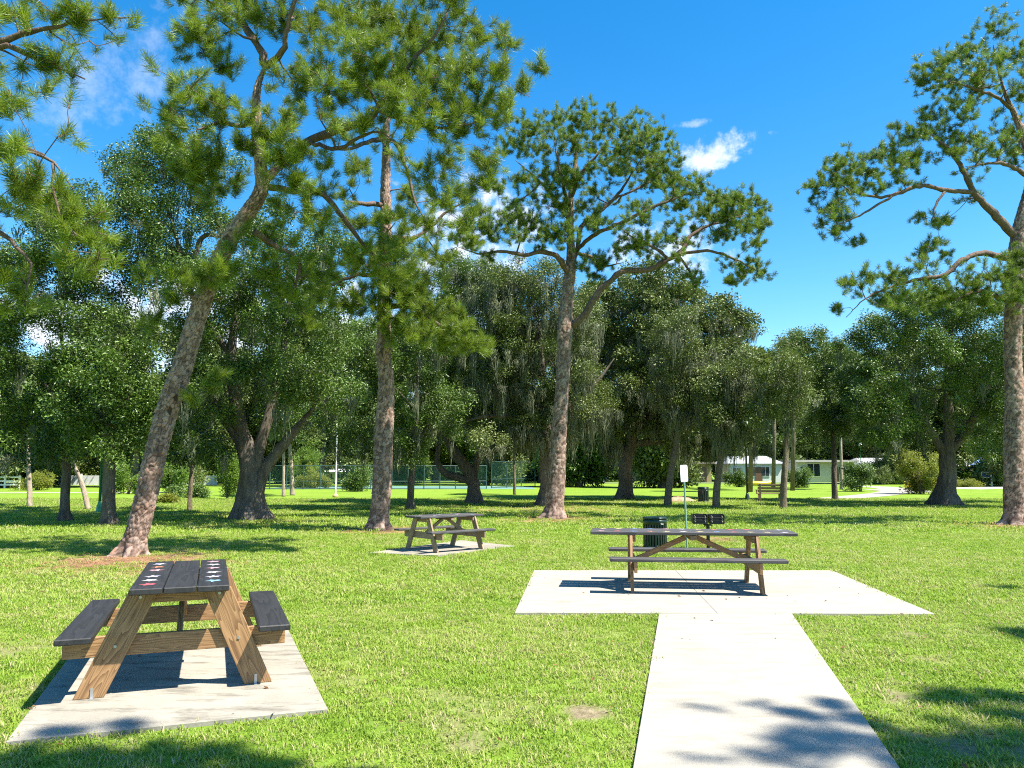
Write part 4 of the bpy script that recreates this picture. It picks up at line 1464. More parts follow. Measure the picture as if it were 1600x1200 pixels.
def broadleaf(name, label, cat, base_px, stems, blobs, seed, leaf='oak', bark='bark_oak', tpl=None, lsc=1.0, dens=1.0, moss=0, mossblobs=None, group=None, base=None, d=None, depth=0.8, flare=1.0):
    """stems: list of pixel polylines (first from the ground); blobs: crown masses, doubled in depth"""
    rg = random.Random(seed)
    if base is None:
        base = G(*base_px)
        d = base.y
    tpl = tpl or T_OAK
    e = empty(name, base)
    tag(e, label, cat, group)
    nodes, rads = [], []
    for si, sp in enumerate(stems):
        rows = limb_rows(sp, d, base)
        if si == 0:
            rows[0] = (0, 0, -.06, rows[0][3])
        la = spline(rows, .2)
        la[:, 3] *= 1 - .8 * np.linspace(0, 1, len(la)) ** 4
        m = MB()
        n = 16 if si == 0 else 9
        pts, rr = [Vector(p[:3]) for p in la], [p[3] for p in la]
        b0 = m.n
        m.tube(pts, rr, n)
        # knobbly limbs and root flare
        vs = []
        for idx, v in enumerate(m.v):
            i = idx // n
            c = pts[min(i, len(pts) - 1)]
            th = (idx % n) * 2 * math.pi / n
            k = 1 + .09 * math.sin(th * 3 + i * .5 + seed) + rg.gauss(0, .025)
            if si == 0 and c.z < rr[0] * 3.2:
                k += flare * (1 - max(c.z, 0) / (rr[0] * 3.2)) ** 2 * (.42 + .4 * math.sin(th * 4 + seed) + .2 * math.sin(th * 7 + seed))
            vs.append(tuple(c + (Vector(v) - c) * k))
        m.v = vs
        m.build('trunk' if si == 0 else 'limb', M[bark], e, True)
        st = 0 if si else len(la) // 2
        nodes += [p[:3] for p in la[st:]]
        rads += [p[3] for p in la[st:]]
    xs = [b[0] for b in blobs]
    halfw = max(.8, pxr((max(xs) - min(xs)) / 2 + 30, d))
    subs, pos = [], []
    mids = []
    for b in blobs:
        x, y, r_ = b[:3]
        # how far off the trunk's axis this mass sits decides how deep the crown is here
        opts = [b[3]] if len(b) > 3 else [-depth * halfw * rg.uniform(.15, .75), depth * halfw * rg.uniform(.1, .8)]
        for dy in opts:
            c = np.array(P(x + rg.uniform(-12, 12), y + rg.uniform(-12, 12), d + dy) - base)
            Rm = pxr(r_, d + dy) * rg.uniform(.68, 1.14)
            c[2] = max(c[2], Rm * .7 + .1)
            mids.append((c, Rm))
            subs.append(c)
            for _ in range(max(3, int(4 * Rm))):
                v = np.array([rg.gauss(0, 1), rg.gauss(0, 1), rg.gauss(0, .7)])
                subs.append(c + v / np.linalg.norm(v) * Rm * rg.uniform(.4, .8))
            nb = int(dens * 30 * (Rm / (.62 * lsc)) ** 2 * .62) + 5
            # sub-clusters give light and dark clumps and gaps
            cl = []
            for _ in range(max(4, int(10 * (Rm / lsc) ** 1.3))):
                v = np.array([rg.gauss(0, 1), rg.gauss(0, 1), rg.gauss(.15, .8)])
                cl.append(c + v / np.linalg.norm(v) * Rm * rg.uniform(.55, 1.02))
            for _ in range(nb):
                q = rg.choice(cl)
                s_ = .10 * Rm + .07 * lsc
                pos.append(q + np.array([rg.gauss(0, s_), rg.gauss(0, s_), rg.gauss(0, s_ * .5)]))
    polys, _ = connect(nodes, rads, subs, rg, .16, .2)
    m = MB()
    for pl, rr in polys:
        m.tube([Vector(p) for p in pl], rr, 5, False)
    m.build('branches', M[bark], e, True)['kind'] = 'stuff'
    pos = np.array(pos)
    pos[:, 2] = np.maximum(pos[:, 2], .25)
    n = len(pos)
    rot = np.stack([np.array([rg.gauss(0, .4) for _ in range(n)]), np.array([rg.gauss(0, .4) for _ in range(n)]), np.array([rg.uniform(0, 6.28) for _ in range(n)])], 1)
    sc = np.array([rg.uniform(.7, 1.25) * lsc for _ in range(n)])
    scatter('crown', tpl, pos, rot, sc, M[leaf], e, 'stuff')
    if moss:
        mp, mr_, ms = [], [], []
        for _ in range(moss):
            c, Rm = rg.choice(mids)
            a, q = rg.uniform(0, 6.28), Rm * math.sqrt(rg.random()) * 1.05
            z = c[2] - Rm * rg.uniform(.1, .8)
            s_ = .4 + 1.5 * rg.random() ** 2
            if z - s_ < 1.2:
                continue
            mp.append((c[0] + q * math.cos(a), c[1] + q * math.sin(a), z))
            mr_.append((0, 0, rg.uniform(0, 6.28)))
            w = rg.uniform(.8, 1.5)
            ms.append((w, w, s_))
        if mp:
            scatter('hanging_moss', T_MOSS, mp, mr_, ms, M['moss'], e, 'stuff')
    return e


OG = 'spreading oaks in the park'
SG = 'slim young trees on the lawn'
# left group
broadleaf('oak_tree', 'dark oak with straight bare trunk just left of the leaning pine', 'oak tree', (170, 820),
          [[(170, 822, 11), (170, 790, 10.5), (171, 740, 10), (170, 680, 10), (172, 630, 8), (170, 580, 5)], [(171, 670, 5), (150, 630, 4), (130, 600, 3)], [(171, 660, 5), (195, 625, 4), (215, 600, 3)]],
          [(170, 545, 45), (200, 570, 42), (135, 575, 42), (165, 600, 45), (215, 615, 40), (115, 620, 40), (160, 650, 45), (205, 665, 38), (125, 670, 38), (230, 650, 30), (180, 700, 30), (240, 690, 24)], 21, dens=1.1, group=OG)
broadleaf('oak_tree', 'oak with slim brown trunk at the far left under heavy foliage', 'oak tree', (100, 815),
          [[(100, 816, 8.5), (102, 780, 7.5), (104, 720, 7), (106, 640, 6), (100, 560, 5), (90, 480, 4)], [(104, 650, 4), (70, 600, 3.4), (45, 580, 2.5)], [(102, 600, 4), (130, 540, 3), (140, 490, 2.4)]],
          [(60, 370, 48), (110, 360, 42), (20, 420, 48), (90, 430, 48), (140, 440, 40), (40, 490, 48), (110, 500, 45), (160, 500, 36), (10, 540, 44), (60, 650, 40), (20, 640, 44), (90, 700, 32), (40, 700, 36), (95, 590, 36), (-30, 480, 60), (-40, 600, 60), (130, 330, 36), (70, 310, 36)], 22, leaf='oak', dens=1.0, moss=60, group=OG)
broadleaf('oak_tree', 'huge multi stemmed oak with pale streaked trunk behind the leaning pine', 'oak tree', (392, 812),
          [[(392, 814, 24), (392, 790, 21), (392, 750, 20), (388, 710, 17), (376, 670, 13), (366, 610, 11), (362, 540, 9), (370, 470, 7), (350, 390, 5)],
           [(398, 780, 14), (408, 745, 12), (430, 710, 10), (455, 680, 8.5), (480, 650, 6.5), (510, 610, 4.5)], [(398, 745, 12), (408, 690, 10), (425, 630, 8.5), (440, 560, 7), (450, 480, 5), (455, 420, 3.6)],
           [(385, 705, 10), (350, 650, 7.5), (320, 600, 6), (300, 540, 4)], [(366, 560, 6), (320, 500, 5), (290, 430, 4), (270, 350, 3), (245, 290, 2)], [(300, 430, 4, -1), (315, 372, 4.5, -1), (344, 370, 4, -1), (365, 380, 3, -1)]],
          [(230, 250, 44), (200, 280, 38), (260, 225, 36), (185, 330, 42), (240, 320, 46), (290, 290, 46), (330, 250, 40), (210, 385, 44), (270, 380, 48), (330, 340, 46), (240, 440, 40), (300, 440, 44), (350, 420, 48), (390, 370, 44), (430, 340, 44), (400, 470, 50), (450, 420, 48), (500, 400, 44), (350, 510, 48), (300, 530, 42), (450, 500, 50), (510, 480, 46), (400, 570, 48), (340, 590, 44), (460, 570, 48), (530, 550, 44), (300, 620, 38), (430, 630, 42), (500, 620, 38), (330, 660, 30), (540, 610, 34), (280, 580, 34), (300, 690, 24), (330, 700, 24)], 23, dens=.95, moss=130, group=OG, depth=.7)
broadleaf('oak_tree', 'shaggy mid green tree on a slim trunk right of the straight pine', 'oak tree', (642, 797),
          [[(642, 798, 6.5), (642, 770, 5.8), (644, 720, 5.4), (648, 660, 4.8), (652, 600, 4), (655, 540, 3)], [(646, 700, 3), (665, 670, 2.4), (675, 640, 2)], [(648, 640, 3), (610, 600, 2.5), (575, 570, 2)]],
          [(560, 520, 44), (600, 560, 44), (555, 580, 42), (540, 630, 38), (580, 640, 36), (650, 520, 40), (690, 540, 40), (640, 580, 40), (680, 600, 40), (560, 680, 28), (645, 690, 26), (665, 660, 30), (640, 720, 16), (600, 690, 26), (700, 640, 32)], 24, dens=1.0, moss=60, group=SG)
# middle oaks with moss
broadleaf('oak_tree', 'oak with black trunk bent into a low crooked elbow', 'oak tree', (742, 787),
          [[(742, 789, 12), (741, 770, 10.5), (737, 748, 10.5), (722, 722, 10), (704, 695, 8.5), (694, 665, 7.5), (705, 640, 6.5), (735, 632, 5.5), (780, 628, 4.5)], [(738, 752, 8), (715, 746, 7), (695, 738, 6), (684, 722, 5), (684, 700, 4), (690, 680, 3)], [(740, 755, 7), (745, 720, 6), (760, 680, 5), (770, 640, 4), (760, 560, 3)], [(700, 690, 5), (690, 620, 4), (700, 540, 3), (730, 470, 2.4)]],
          [(690, 470, 42), (730, 450, 42), (770, 440, 42), (700, 530, 44), (750, 510, 46), (790, 500, 42), (680, 590, 40), (730, 580, 44), (780, 570, 44), (690, 640, 34), (750, 630, 36), (800, 620, 38), (650, 660, 30), (770, 670, 28), (720, 420, 34), (810, 660, 26)], 25, dens=.95, moss=420, group=OG)
broadleaf('oak_tree', 'mossy dark oak half hidden behind the forked pine', 'oak tree', (853, 791),
          [[(853, 793, 13), (853, 770, 11), (853, 720, 10.5), (852, 670, 10), (850, 620, 8), (846, 560, 6), (840, 480, 4)], [(852, 665, 7), (820, 655, 6), (785, 650, 5), (750, 652, 4), (725, 660, 3)], [(853, 650, 7), (895, 630, 5.5), (930, 600, 4.5), (960, 560, 3)], [(848, 600, 5), (838, 540, 4.5), (845, 500, 4)]],
          [(770, 430, 36), (815, 425, 38), (860, 430, 36), (790, 480, 42), (840, 480, 40), (900, 480, 36), (770, 540, 42), (820, 540, 42), (880, 540, 42), (790, 600, 42), (850, 600, 40), (910, 570, 38), (900, 620, 36), (820, 650, 30), (780, 680, 26), (880, 665, 28), (930, 640, 30)], 26, leaf='oak_pale', dens=.85, moss=560, group=OG)
broadleaf('oak_tree', 'broad grey green oak with thick stub trunk and curtains of moss', 'oak tree', (977, 780),
          [[(977, 782, 14), (977, 765, 12), (977, 740, 11.5), (980, 715, 11), (986, 690, 9), (1000, 640, 7), (1010, 580, 5), (1015, 510, 3.5)], [(984, 695, 7), (1020, 690, 6), (1060, 692, 5), (1110, 700, 4), (1155, 705, 3)], [(977, 715, 8), (960, 680, 6.5), (945, 640, 5.5), (935, 580, 4.5), (930, 520, 3)], [(988, 680, 5), (1030, 630, 4.5), (1070, 560, 4), (1090, 490, 3)]],
          [(900, 500, 38), (940, 480, 40), (985, 455, 40), (1030, 460, 42), (1070, 470, 42), (1110, 490, 38), (920, 540, 42), (970, 520, 44), (1020, 520, 44), (1070, 530, 44), (1120, 545, 40), (1145, 520, 30), (930, 600, 42), (985, 580, 44), (1040, 590, 44), (1090, 590, 44), (1140, 590, 38), (950, 650, 34), (1000, 640, 38), (1050, 650, 38), (1100, 650, 38), (1150, 640, 36), (1170, 680, 26), (1120, 690, 24), (1060, 690, 20), (910, 660, 28), (960, 690, 20)], 27, leaf='oak_pale', tpl=T_OAK_F, lsc=1.0, dens=1.0, moss=700, group=OG)
broadleaf('oak_tree', 'slim tree leaning right just left of the white sign', 'slim tree', (1043, 791),
          [[(1042, 792, 7), (1044, 770, 6), (1050, 730, 5.5), (1057, 690, 5), (1062, 640, 4.4), (1067, 580, 3.6), (1072, 520, 2.6)]],
          [(1050, 560, 30), (1085, 545, 30), (1065, 510, 30), (1095, 590, 26), (1040, 610, 24), (1075, 620, 24), (1050, 650, 20)], 28, leaf='oak_pale', bark='bark_slim', dens=.7, moss=150, group=SG, flare=.3)
broadleaf('oak_tree', 'slim tree leaning right above the barbecue grill', 'slim tree', (1119, 794),
          [[(1118, 795, 6.5), (1119, 775, 6), (1123, 740, 5.5), (1129, 700, 5.2), (1135, 660, 4.6), (1140, 620, 3.6)]],
          [(1125, 610, 28), (1155, 615, 28), (1140, 580, 30), (1165, 580, 24), (1110, 640, 24), (1150, 650, 24), (1120, 660, 16)], 29, leaf='oak_pale', bark='bark_slim', dens=.85, moss=110, group=SG, flare=.3)
broadleaf('oak_tree', 'slim tree with straight trunk standing right against the bench', 'slim tree', (1224, 796),
          [[(1223, 798, 6), (1224, 780, 5.6), (1226, 740, 5.2), (1229, 690, 4.6), (1232, 640, 3.6), (1230, 600, 2.6)]],
          [(1200, 600, 28), (1230, 580, 32), (1255, 610, 28), (1215, 635, 28), (1245, 645, 26), (1195, 650, 20), (1225, 560, 24), (1180, 625, 18)], 30, leaf='oak_pale', bark='bark_slim', dens=.95, moss=40, group=SG, flare=.3)
broadleaf('oak_tree', 'leafy young oak with black slim trunk before the white house', 'oak tree', (1305, 782),
          [[(1306, 783, 5), (1304, 760, 4.6), (1303, 720, 4.4), (1302, 680, 4), (1298, 620, 3)]],
          [(1260, 540, 30), (1290, 555, 30), (1275, 590, 34), (1310, 595, 34), (1335, 620, 30), (1260, 620, 28), (1295, 640, 34), (1325, 655, 26), (1265, 660, 22), (1300, 675, 24)], 31, leaf='oak', dens=1.15, group=OG, flare=.4)
broadleaf('oak_tree', 'round crowned oak with thick black trunk left of the right edge pine', 'oak tree', (1478, 790),
          [[(1478, 792, 18), (1478, 770, 14.5), (1480, 740, 13.5), (1480, 715, 13), (1482, 690, 10), (1482, 640, 8), (1480, 570, 6), (1490, 510, 4)], [(1478, 712, 8), (1462, 685, 7), (1445, 660, 6), (1420, 610, 4.5), (1400, 560, 3)], [(1484, 705, 8), (1505, 680, 7), (1525, 645, 6), (1545, 600, 4.5), (1550, 550, 3)]],
          [(1380, 500, 40), (1425, 480, 42), (1470, 480, 42), (1515, 485, 42), (1555, 510, 40), (1350, 550, 40), (1395, 550, 44), (1440, 545, 44), (1490, 540, 44), (1540, 560, 42), (1585, 550, 40), (1335, 600, 38), (1375, 610, 42), (1420, 600, 40), (1510, 600, 42), (1560, 620, 40), (1340, 650, 34), (1385, 660, 36), (1430, 660, 24), (1530, 665, 34), (1575, 670, 36), (1360, 690, 24), (1400, 690, 22), (1550, 700, 22), (1600, 620, 44), (1640, 560, 50), (1650, 650, 50)], 32, dens=1.15, moss=60, group=OG)

# far trunks
PG = 'pale bare trunks in the distance'
for lab, sp, bl, sd in (
        ('pale straight trunk in the far left sun', [(46, 792, 4.5), (46, 770, 4), (45, 730, 3.6), (44, 690, 3.2), (42, 640, 2.6)], [(30, 660, 24), (60, 650, 24), (45, 620, 26), (20, 630, 22)], 51),
        ('pale trunk slanting left beside the green lamp post', [(138, 797, 4.5), (132, 770, 4), (124, 745, 3.6), (115, 725, 3.2), (104, 690, 2.6)], [(90, 680, 22), (115, 670, 24), (100, 650, 24)], 52),
        ('slim dark trunk between leaning pine and huge oak', [(296, 798, 4.2), (297, 775, 3.8), (299, 745, 3.6), (302, 700, 3.2), (303, 650, 2.6)], [(290, 650, 24), (315, 660, 24), (305, 625, 26), (285, 680, 18)], 53),
        ('pale palm like trunk behind the huge oak, left one', [(443, 776, 3), (443, 750, 2.6), (443, 710, 2.4), (442, 670, 2)], [(430, 655, 22), (455, 650, 22), (440, 630, 22)], 54),
        ('pale twin trunk behind the huge oak, right one', [(457, 774, 4), (456, 745, 3.5), (453, 700, 3), (450, 660, 2.4)], [(460, 640, 22), (480, 650, 22), (470, 620, 24)], 55),
        ('slim dark post like trunk left of the forked pine', [(804, 773, 2.6), (804, 750, 2.2), (803, 715, 2), (803, 680, 1.6)], [(795, 665, 22), (815, 660, 22), (805, 640, 22)], 56),
        ('pale pink trunk behind the black slim oak', [(1315, 765, 3), (1315, 740, 2.6), (1314, 700, 2.4), (1314, 660, 2)], [(1300, 640, 22), (1325, 640, 22), (1315, 620, 24)], 57)):
    broadleaf('oak_tree', lab, 'slim tree', (sp[0][0], sp[0][1]), [sp], bl, sd, leaf='oak', bark='bark_slim' if 'dark' in lab else 'bark_pale', tpl=T_OAK_F, dens=.8, group=PG, flare=.2)


# far trees behind the lawn, each on its own
BGROUP = 'trees along the far side of the park'
bgs = [(-60, 72, 150, 300), (45, 80, 95, 220), (130, 92, 80, 200), (210, 74, 85, 260), (300, 88, 75, 220), (400, 96, 90, 260), (500, 78, 80, 260), (590, 92, 90, 240), (680, 100, 80, 230), (760, 84, 80, 250), (845, 100, 80, 230), (930, 112, 90, 240), (1030, 128, 80, 200), (1130, 126, 70, 180), (1215, 130, 70, 190), (1290, 128, 70, 190), (1372, 124, 70, 170), (1440, 92, 80, 210), (1545, 96, 80, 230), (1640, 80, 90, 260)]
where = ['beyond the white rail fence', 'above the far left sunny lawn', 'behind the slanting pale trunk', 'behind the green lamp post', 'behind the round bushes', 'behind the huge oak', 'over the pale court fence', 'behind the straight pine', 'right of the straight pine', 'behind the elbow oak', 'behind the forked pine', 'behind the stub trunk oak', 'behind the white sign', 'behind the barbecue grill', 'behind the bench', 'over the white house', 'left of the round oak', 'behind the round oak', 'over the teal house', 'past the right edge pine']
bgs += [(1035, 72, 40, 120), (905, 76, 40, 110), (0, 118, 80, 120), (90, 116, 70, 110), (180, 120, 70, 120), (270, 117, 70, 120), (360, 121, 70, 130), (450, 118, 70, 120), (545, 120, 70, 110), (640, 119, 70, 120), (720, 122, 60, 120), (800, 118, 60, 120), (870, 121, 60, 120), (960, 124, 60, 110), (1075, 122, 60, 120), (1165, 119, 60, 110), (1255, 121, 60, 110), (1400, 119, 70, 120), (1500, 118, 60, 120), (1590, 120, 70, 120)]
where += ['low in the gap left of the sign', 'low in the gap right of the forked pine', 'at the street end beyond the rail fence', 'over the low white building', 'past the panel fence by the lamp', 'past the panel fence by the twin bushes', 'in the gap left of the huge oak trunk', 'in the gap right of the huge oak trunk', 'over the clubhouse roof', 'past the court beside the straight pine', 'past the court beside the elbow oak', 'past the court corner fence', 'over the small tan house', 'over the white gabled house', 'over the ochre house', 'over the pale blue house', 'at the flat roofed house side', 'over the grey house', 'past the round oak trunk', 'past the teal house end']
for i, ((px, d, hw, hh), wh) in enumerate(zip(bgs, where)):
    rg = random.Random(100 + i)
    b = P(px, 760, d); b.z = 0
    yb = 735 + F_PX * CAM_H / d
    bl = []
    for k in range(15):
        bl.append((px + rg.uniform(-hw, hw) * .85, yb - hh * rg.uniform(.22, .95), rg.uniform(24, 38)))
    for k in range(4):
        bl.append((px + rg.uniform(-hw, hw), yb - rg.uniform(10, 26), rg.uniform(12, 18)))
    broadleaf('oak_tree', 'far leafy tree ' + wh, 'tree', None, [[(px, yb, 6), (px + 2, yb - 30, 5), (px + rg.uniform(-8, 8), yb - hh * .35, 4), (px, yb - hh * .6, 2.5)]], bl, 200 + i, leaf=rg.choice(['oak', 'oak', 'oak_pale']), bark='bark_slim', tpl=T_OAK_F, lsc=2.0, dens=1.2, group=BGROUP, base=b, d=d, depth=.45, flare=.4)


# sabal palms
def palm(label, px, py, d, trunk_r, fr, seed):
    rg = random.Random(seed)
    b = P(px, 760, d); b.z = 0
    topv = P(px, py, d) - b
    e = empty('palm_tree', b)
    tag(e, label, 'palm tree', 'cabbage palms above the oaks')
    m = MB(); m.tube([(0, 0, -.05), topv * .5 + Vector((.1, 0, 0)), topv], [trunk_r * .9, trunk_r * .75, trunk_r * .7], 10); m.build('trunk', M['bark_slim'], e, True)
    for i in range(34):
        az, el = rg.uniform(0, 6.28), rg.uniform(-.7, 1.35)
        dv = Vector((math.cos(az) * math.cos(el), math.sin(az) * math.cos(el), math.sin(el)))
        side = dv.cross(Vector((0, 0, 1))).normalized()
        upv = side.cross(dv)
        f = MB()
        hub = dv * fr * .5
        f.tube([(0, 0, 0), hub], [.025, .015], 4, False)
        for k in range(15):
            a = -1.5 + 3.0 * k / 14
            ld = (dv * math.cos(a) + side * math.sin(a)).normalized()
            l = fr * .62 * rg.uniform(.85, 1.1)
            tip = hub + ld * l + Vector((0, 0, -.22 * l)) - upv * .05
            mid = hub + ld * l * .5 + upv * .03
            w = ld.cross(upv).normalized() * .028 * fr
            f.add([hub, mid + w, tip, mid - w], [(0, 1, 2), (0, 2, 3)])
        o = f.build('frond', M['palm'], e)
        o.location = topv
    return e


palm('cabbage palm with drooping fronds left of the other palm', 1172, 575, 58, .2, 2.0, 61)
palm('cabbage palm rising highest over the leafy young oak', 1238, 560, 62, .2, 2.0, 62)
palm('low cabbage palm peeking between the mossy oaks', 1208, 590, 66, .2, 1.7, 63)


# shrubs and flower beds
def shrub(label, px, py, w, h, seed, leaf, dens=1.0, name='shrub', stems=True):
    rg = random.Random(seed)
    b = G(px, py)
    d = b.y
    e = empty(name, b)
    tag(e, label, 'shrub', 'shrubs on the far lawn')
    Wm, Hm = pxr(w, d), pxr(h, d)
    m = MB()
    for i in range(7):
        t = Vector((rg.uniform(-.6, .6) * Wm, rg.uniform(-.5, .5) * Wm, Hm * rg.uniform(.5, .9)))
        m.tube([(rg.uniform(-.1, .1) * Wm, rg.uniform(-.1, .1) * Wm, -.03), t * .5 + Vector((0, 0, Hm * .1)), t], [.035, .02, .008], 5)
    m.build('stems', M['bark_slim'], e)
    pos = []
    n = int(dens * (50 + 60 * Wm * Hm))
    lob = [(rg.gauss(0, .48) * Wm, rg.gauss(0, .42) * Wm, Hm * rg.uniform(.22, .82), rg.uniform(.25, .5)) for _ in range(11)]
    for _ in range(n):
        q = rg.choice(lob)
        v = Vector((rg.gauss(0, 1), rg.gauss(0, 1), rg.gauss(0, .8))).normalized() * rg.uniform(.3, 1.1) * q[3]
        pos.append((q[0] + v.x * Wm, q[1] + v.y * Wm, max(.12, q[2] + v.z * Hm * .8)))
    sc = [rg.uniform(.8, 1.5) * (1 + .15 * Wm) for _ in range(n)]
    scatter('foliage', T_SHRUB, pos, [(rg.gauss(0, .4), rg.gauss(0, .4), rg.uniform(0, 6.28)) for _ in range(n)], sc, M[leaf], e, 'stuff')
    return e


for a in (('round clipped dark bush left of its twin', 276, 777, 15, 17, 71, 'oak'), ('round clipped dark bush right of its twin', 312, 778, 15, 18, 72, 'oak'),
          ('low yellow green clump before the round bushes', 262, 787, 13, 8, 73, 'shrub_gold'),
          ('bright lime young tree behind the leaning pine base', 200, 772, 26, 46, 74, 'oak_bright'), ('bright lime young tree right of the leaning pine', 268, 770, 24, 50, 75, 'oak_bright'),
          ('bright leafy bush left of the huge oak trunk', 355, 780, 16, 66, 76, 'oak_bright'), ('light green feathery bush before the court', 468, 762, 24, 62, 77, 'oak_bright'),
          ('olive spreading bush at the corner of the court', 490, 763, 20, 34, 78, 'shrub_gold'), ('round leafy topiary bush left of the straight pine', 566, 768, 17, 36, 79, 'oak'),
          ('yellow green rounded shrub left of the round oak trunk', 1440, 772, 34, 66, 80, 'shrub_gold'), ('grey green loose shrub by the curve of the path', 1375, 757, 26, 44, 81, 'oak_pale'),
          ('small bright green bush in front of the grey house', 1405, 757, 10, 18, 82, 'oak_bright'), ('sparse young tree beside the curved footpath', 1344, 768, 22, 50, 83, 'oak'),
          ('low golden flower bed beyond the curved path', 1445, 764, 26, 10, 84, 'flower'), ('low yellow green bed right of the round oak', 1510, 761, 24, 9, 85, 'shrub_gold'),
          ('shaggy hedge clump beyond the path', 1350, 757, 26, 22, 86, 'oak_pale'), ('bushy green clump in front of the teal house', 1575, 760, 22, 26, 87, 'oak_bright'),
          ('green hedge clump below the far roof', 885, 759, 14, 12, 88, 'oak_bright'), ('dark bush hiding the left end of the pale blue house', 1155, 761, 15, 24, 90, 'oak'), ('dark bush right of the bench before the houses', 1246, 762, 16, 30, 91, 'oak'), ('dim green clump at the left street edge', 60, 766, 26, 26, 89, 'shrub_gold')):
    shrub(*a)

# brown root mound
b = G(1062, 784)
e = MB()
rg = random.Random(3)
vs, fs = [], []
for i in range(9):
    for j in range(14):
        t, a = i / 8, 2 * math.pi * j / 14
        rr = (1 - .12 * rg.random())
        vs.append((math.cos(a) * .95 * math.cos(t * 1.57) * rr, math.sin(a) * .5 * math.cos(t * 1.57) * rr, .26 * math.sin(t * 1.57) * (.7 + .5 * rg.random()) - .02))
for i in range(8):
    for j in range(14):
        j2 = (j + 1) % 14
        fs.append((i * 14 + j, i * 14 + j2, (i + 1) * 14 + j2, (i + 1) * 14 + j))
e.add(vs, fs)
o = e.build('dirt_mound', plain('bare brown earth', (.34, .22, .14), .9, 0, .35, 5, .05), None, True)
o.location = b
tag(o, 'low brown mound of bare earth and roots by the footpath', 'mound')


# ------------------------------------------------------------------ far buildings, fences, cars
def house(label, px0, px1, d, yt, wallc, roofc, wins, roof='gable', over=.4, door=None, depth=8):
    d += 14
    a, b = P(px0, 757, d), P(px1, 757, d)
    W = b.x - a.x
    Hh = P((px0 + px1) / 2, yt, d).z
    e = empty('house', ((a.x + b.x) / 2, d, 0))
    tag(e, label, 'house', 'houses across the street')
    wm = plain('render ' + label[:12], wallc, .8, 0, .06, 1.5)
    m = MB(); m.box((0, depth / 2, Hh / 2), (W, depth, Hh)); m.build('wall', wm, e)
    m = MB()
    rh = Hh * .42
    if roof == 'gable':
        x, y0, y1 = W / 2 + over, -over, depth + over
        m.add([(-x, y0, Hh - .02), (x, y0, Hh - .02), (x, y1, Hh - .02), (-x, y1, Hh - .02), (-x * .7, depth / 2, Hh + rh), (x * .7, depth / 2, Hh + rh)],
              [(0, 1, 5, 4), (2, 3, 4, 5), (0, 4, 3), (1, 2, 5), (3, 2, 1, 0)])
    else:
        m.box((0, depth / 2 - .2, Hh + .14), (W + .8, depth + 1.0, .28))
    m.build('roof', plain('roof ' + label[:12], roofc, .8, 0, .15, 2), e)
    for (u, w, z0, z1) in wins:
        c = -W / 2 + u * W
        m = MB(); m.box((c, -.03, (z0 + z1) / 2 * Hh), (w, .08, (z1 - z0) * Hh)); f = m.build('window', M['white'], e)
        m = MB()
        for s in (-1, 1):
            m.box((c + s * w * .235, -.085, (z0 + z1) / 2 * Hh), (w * .41, .03, (z1 - z0) * Hh * .86))
        m.build('pane', M['glass'], f)
    if door:
        m = MB(); m.box((-W / 2 + door * W, -.04, 1.02), (.95, .1, 2.04)); m.build('door', plain('door ' + label[:8], (.12, .06, .035), .5), e, bevel=.01)
    return e


house('small tan house with brown roof right of the forked pine', 866, 905, 92, 738, (.46, .38, .27), (.25, .15, .10), [(.55, 1.2, .35, .75)], 'gable')
house('white gabled house left of the stub trunk oak', 908, 946, 96, 739, (.70, .70, .68), (.45, .45, .45), [(.6, 1.2, .35, .75)], 'gable')
house('ochre house with a red brown door behind the white sign', 1066, 1112, 92, 725, (.30, .23, .11), (.2, .16, .12), [(.25, 1.0, .4, .8)], 'flat', door=.72)
house('pale blue white house with porch behind the bench', 1142, 1222, 92, 724, (.52, .54, .56), (.34, .36, .38), [(.12, 1.2, .35, .8), (.4, 1.4, .3, .85), (.68, 1.2, .3, .85)], 'gable', door=.55)
house('white flat roofed house with a large dark window', 1246, 1336, 94, 722, (.60, .58, .55), (.45, .43, .41), [(.12, 1.0, .4, .8), (.29, 1.9, .25, .95), (.8, 1.2, .3, .8)], 'flat', door=.66)
house('grey house half hidden left of the round oak', 1350, 1432, 96, 726, (.48, .52, .52), (.35, .36, .36), [(.18, 1.6, .35, .75), (.58, 1.6, .35, .75)], 'gable')
house('teal house with bright blue roof at the right edge', 1538, 1640, 88, 726, (.16, .30, .31), (.10, .20, .40), [(.2, 1.3, .3, .8), (.45, 1.3, .3, .8)], 'gable', door=.35)
house('pale house wall right of the round oak trunk', 1500, 1532, 90, 728, (.55, .58, .58), (.4, .4, .4), [(.5, 1.0, .3, .8)], 'gable')
house('low white building behind the left lamp post', 85, 185, 98, 742, (.62, .64, .66), (.25, .25, .25), [(.3, 1.4, .3, .8), (.7, 1.4, .3, .8)], 'flat')
house('white roofed clubhouse beyond the court fence', 500, 545, 98, 737, (.42, .46, .46), (.72, .74, .74), [(.3, 1.2, .3, .8), (.7, 1.2, .3, .8)], 'gable')


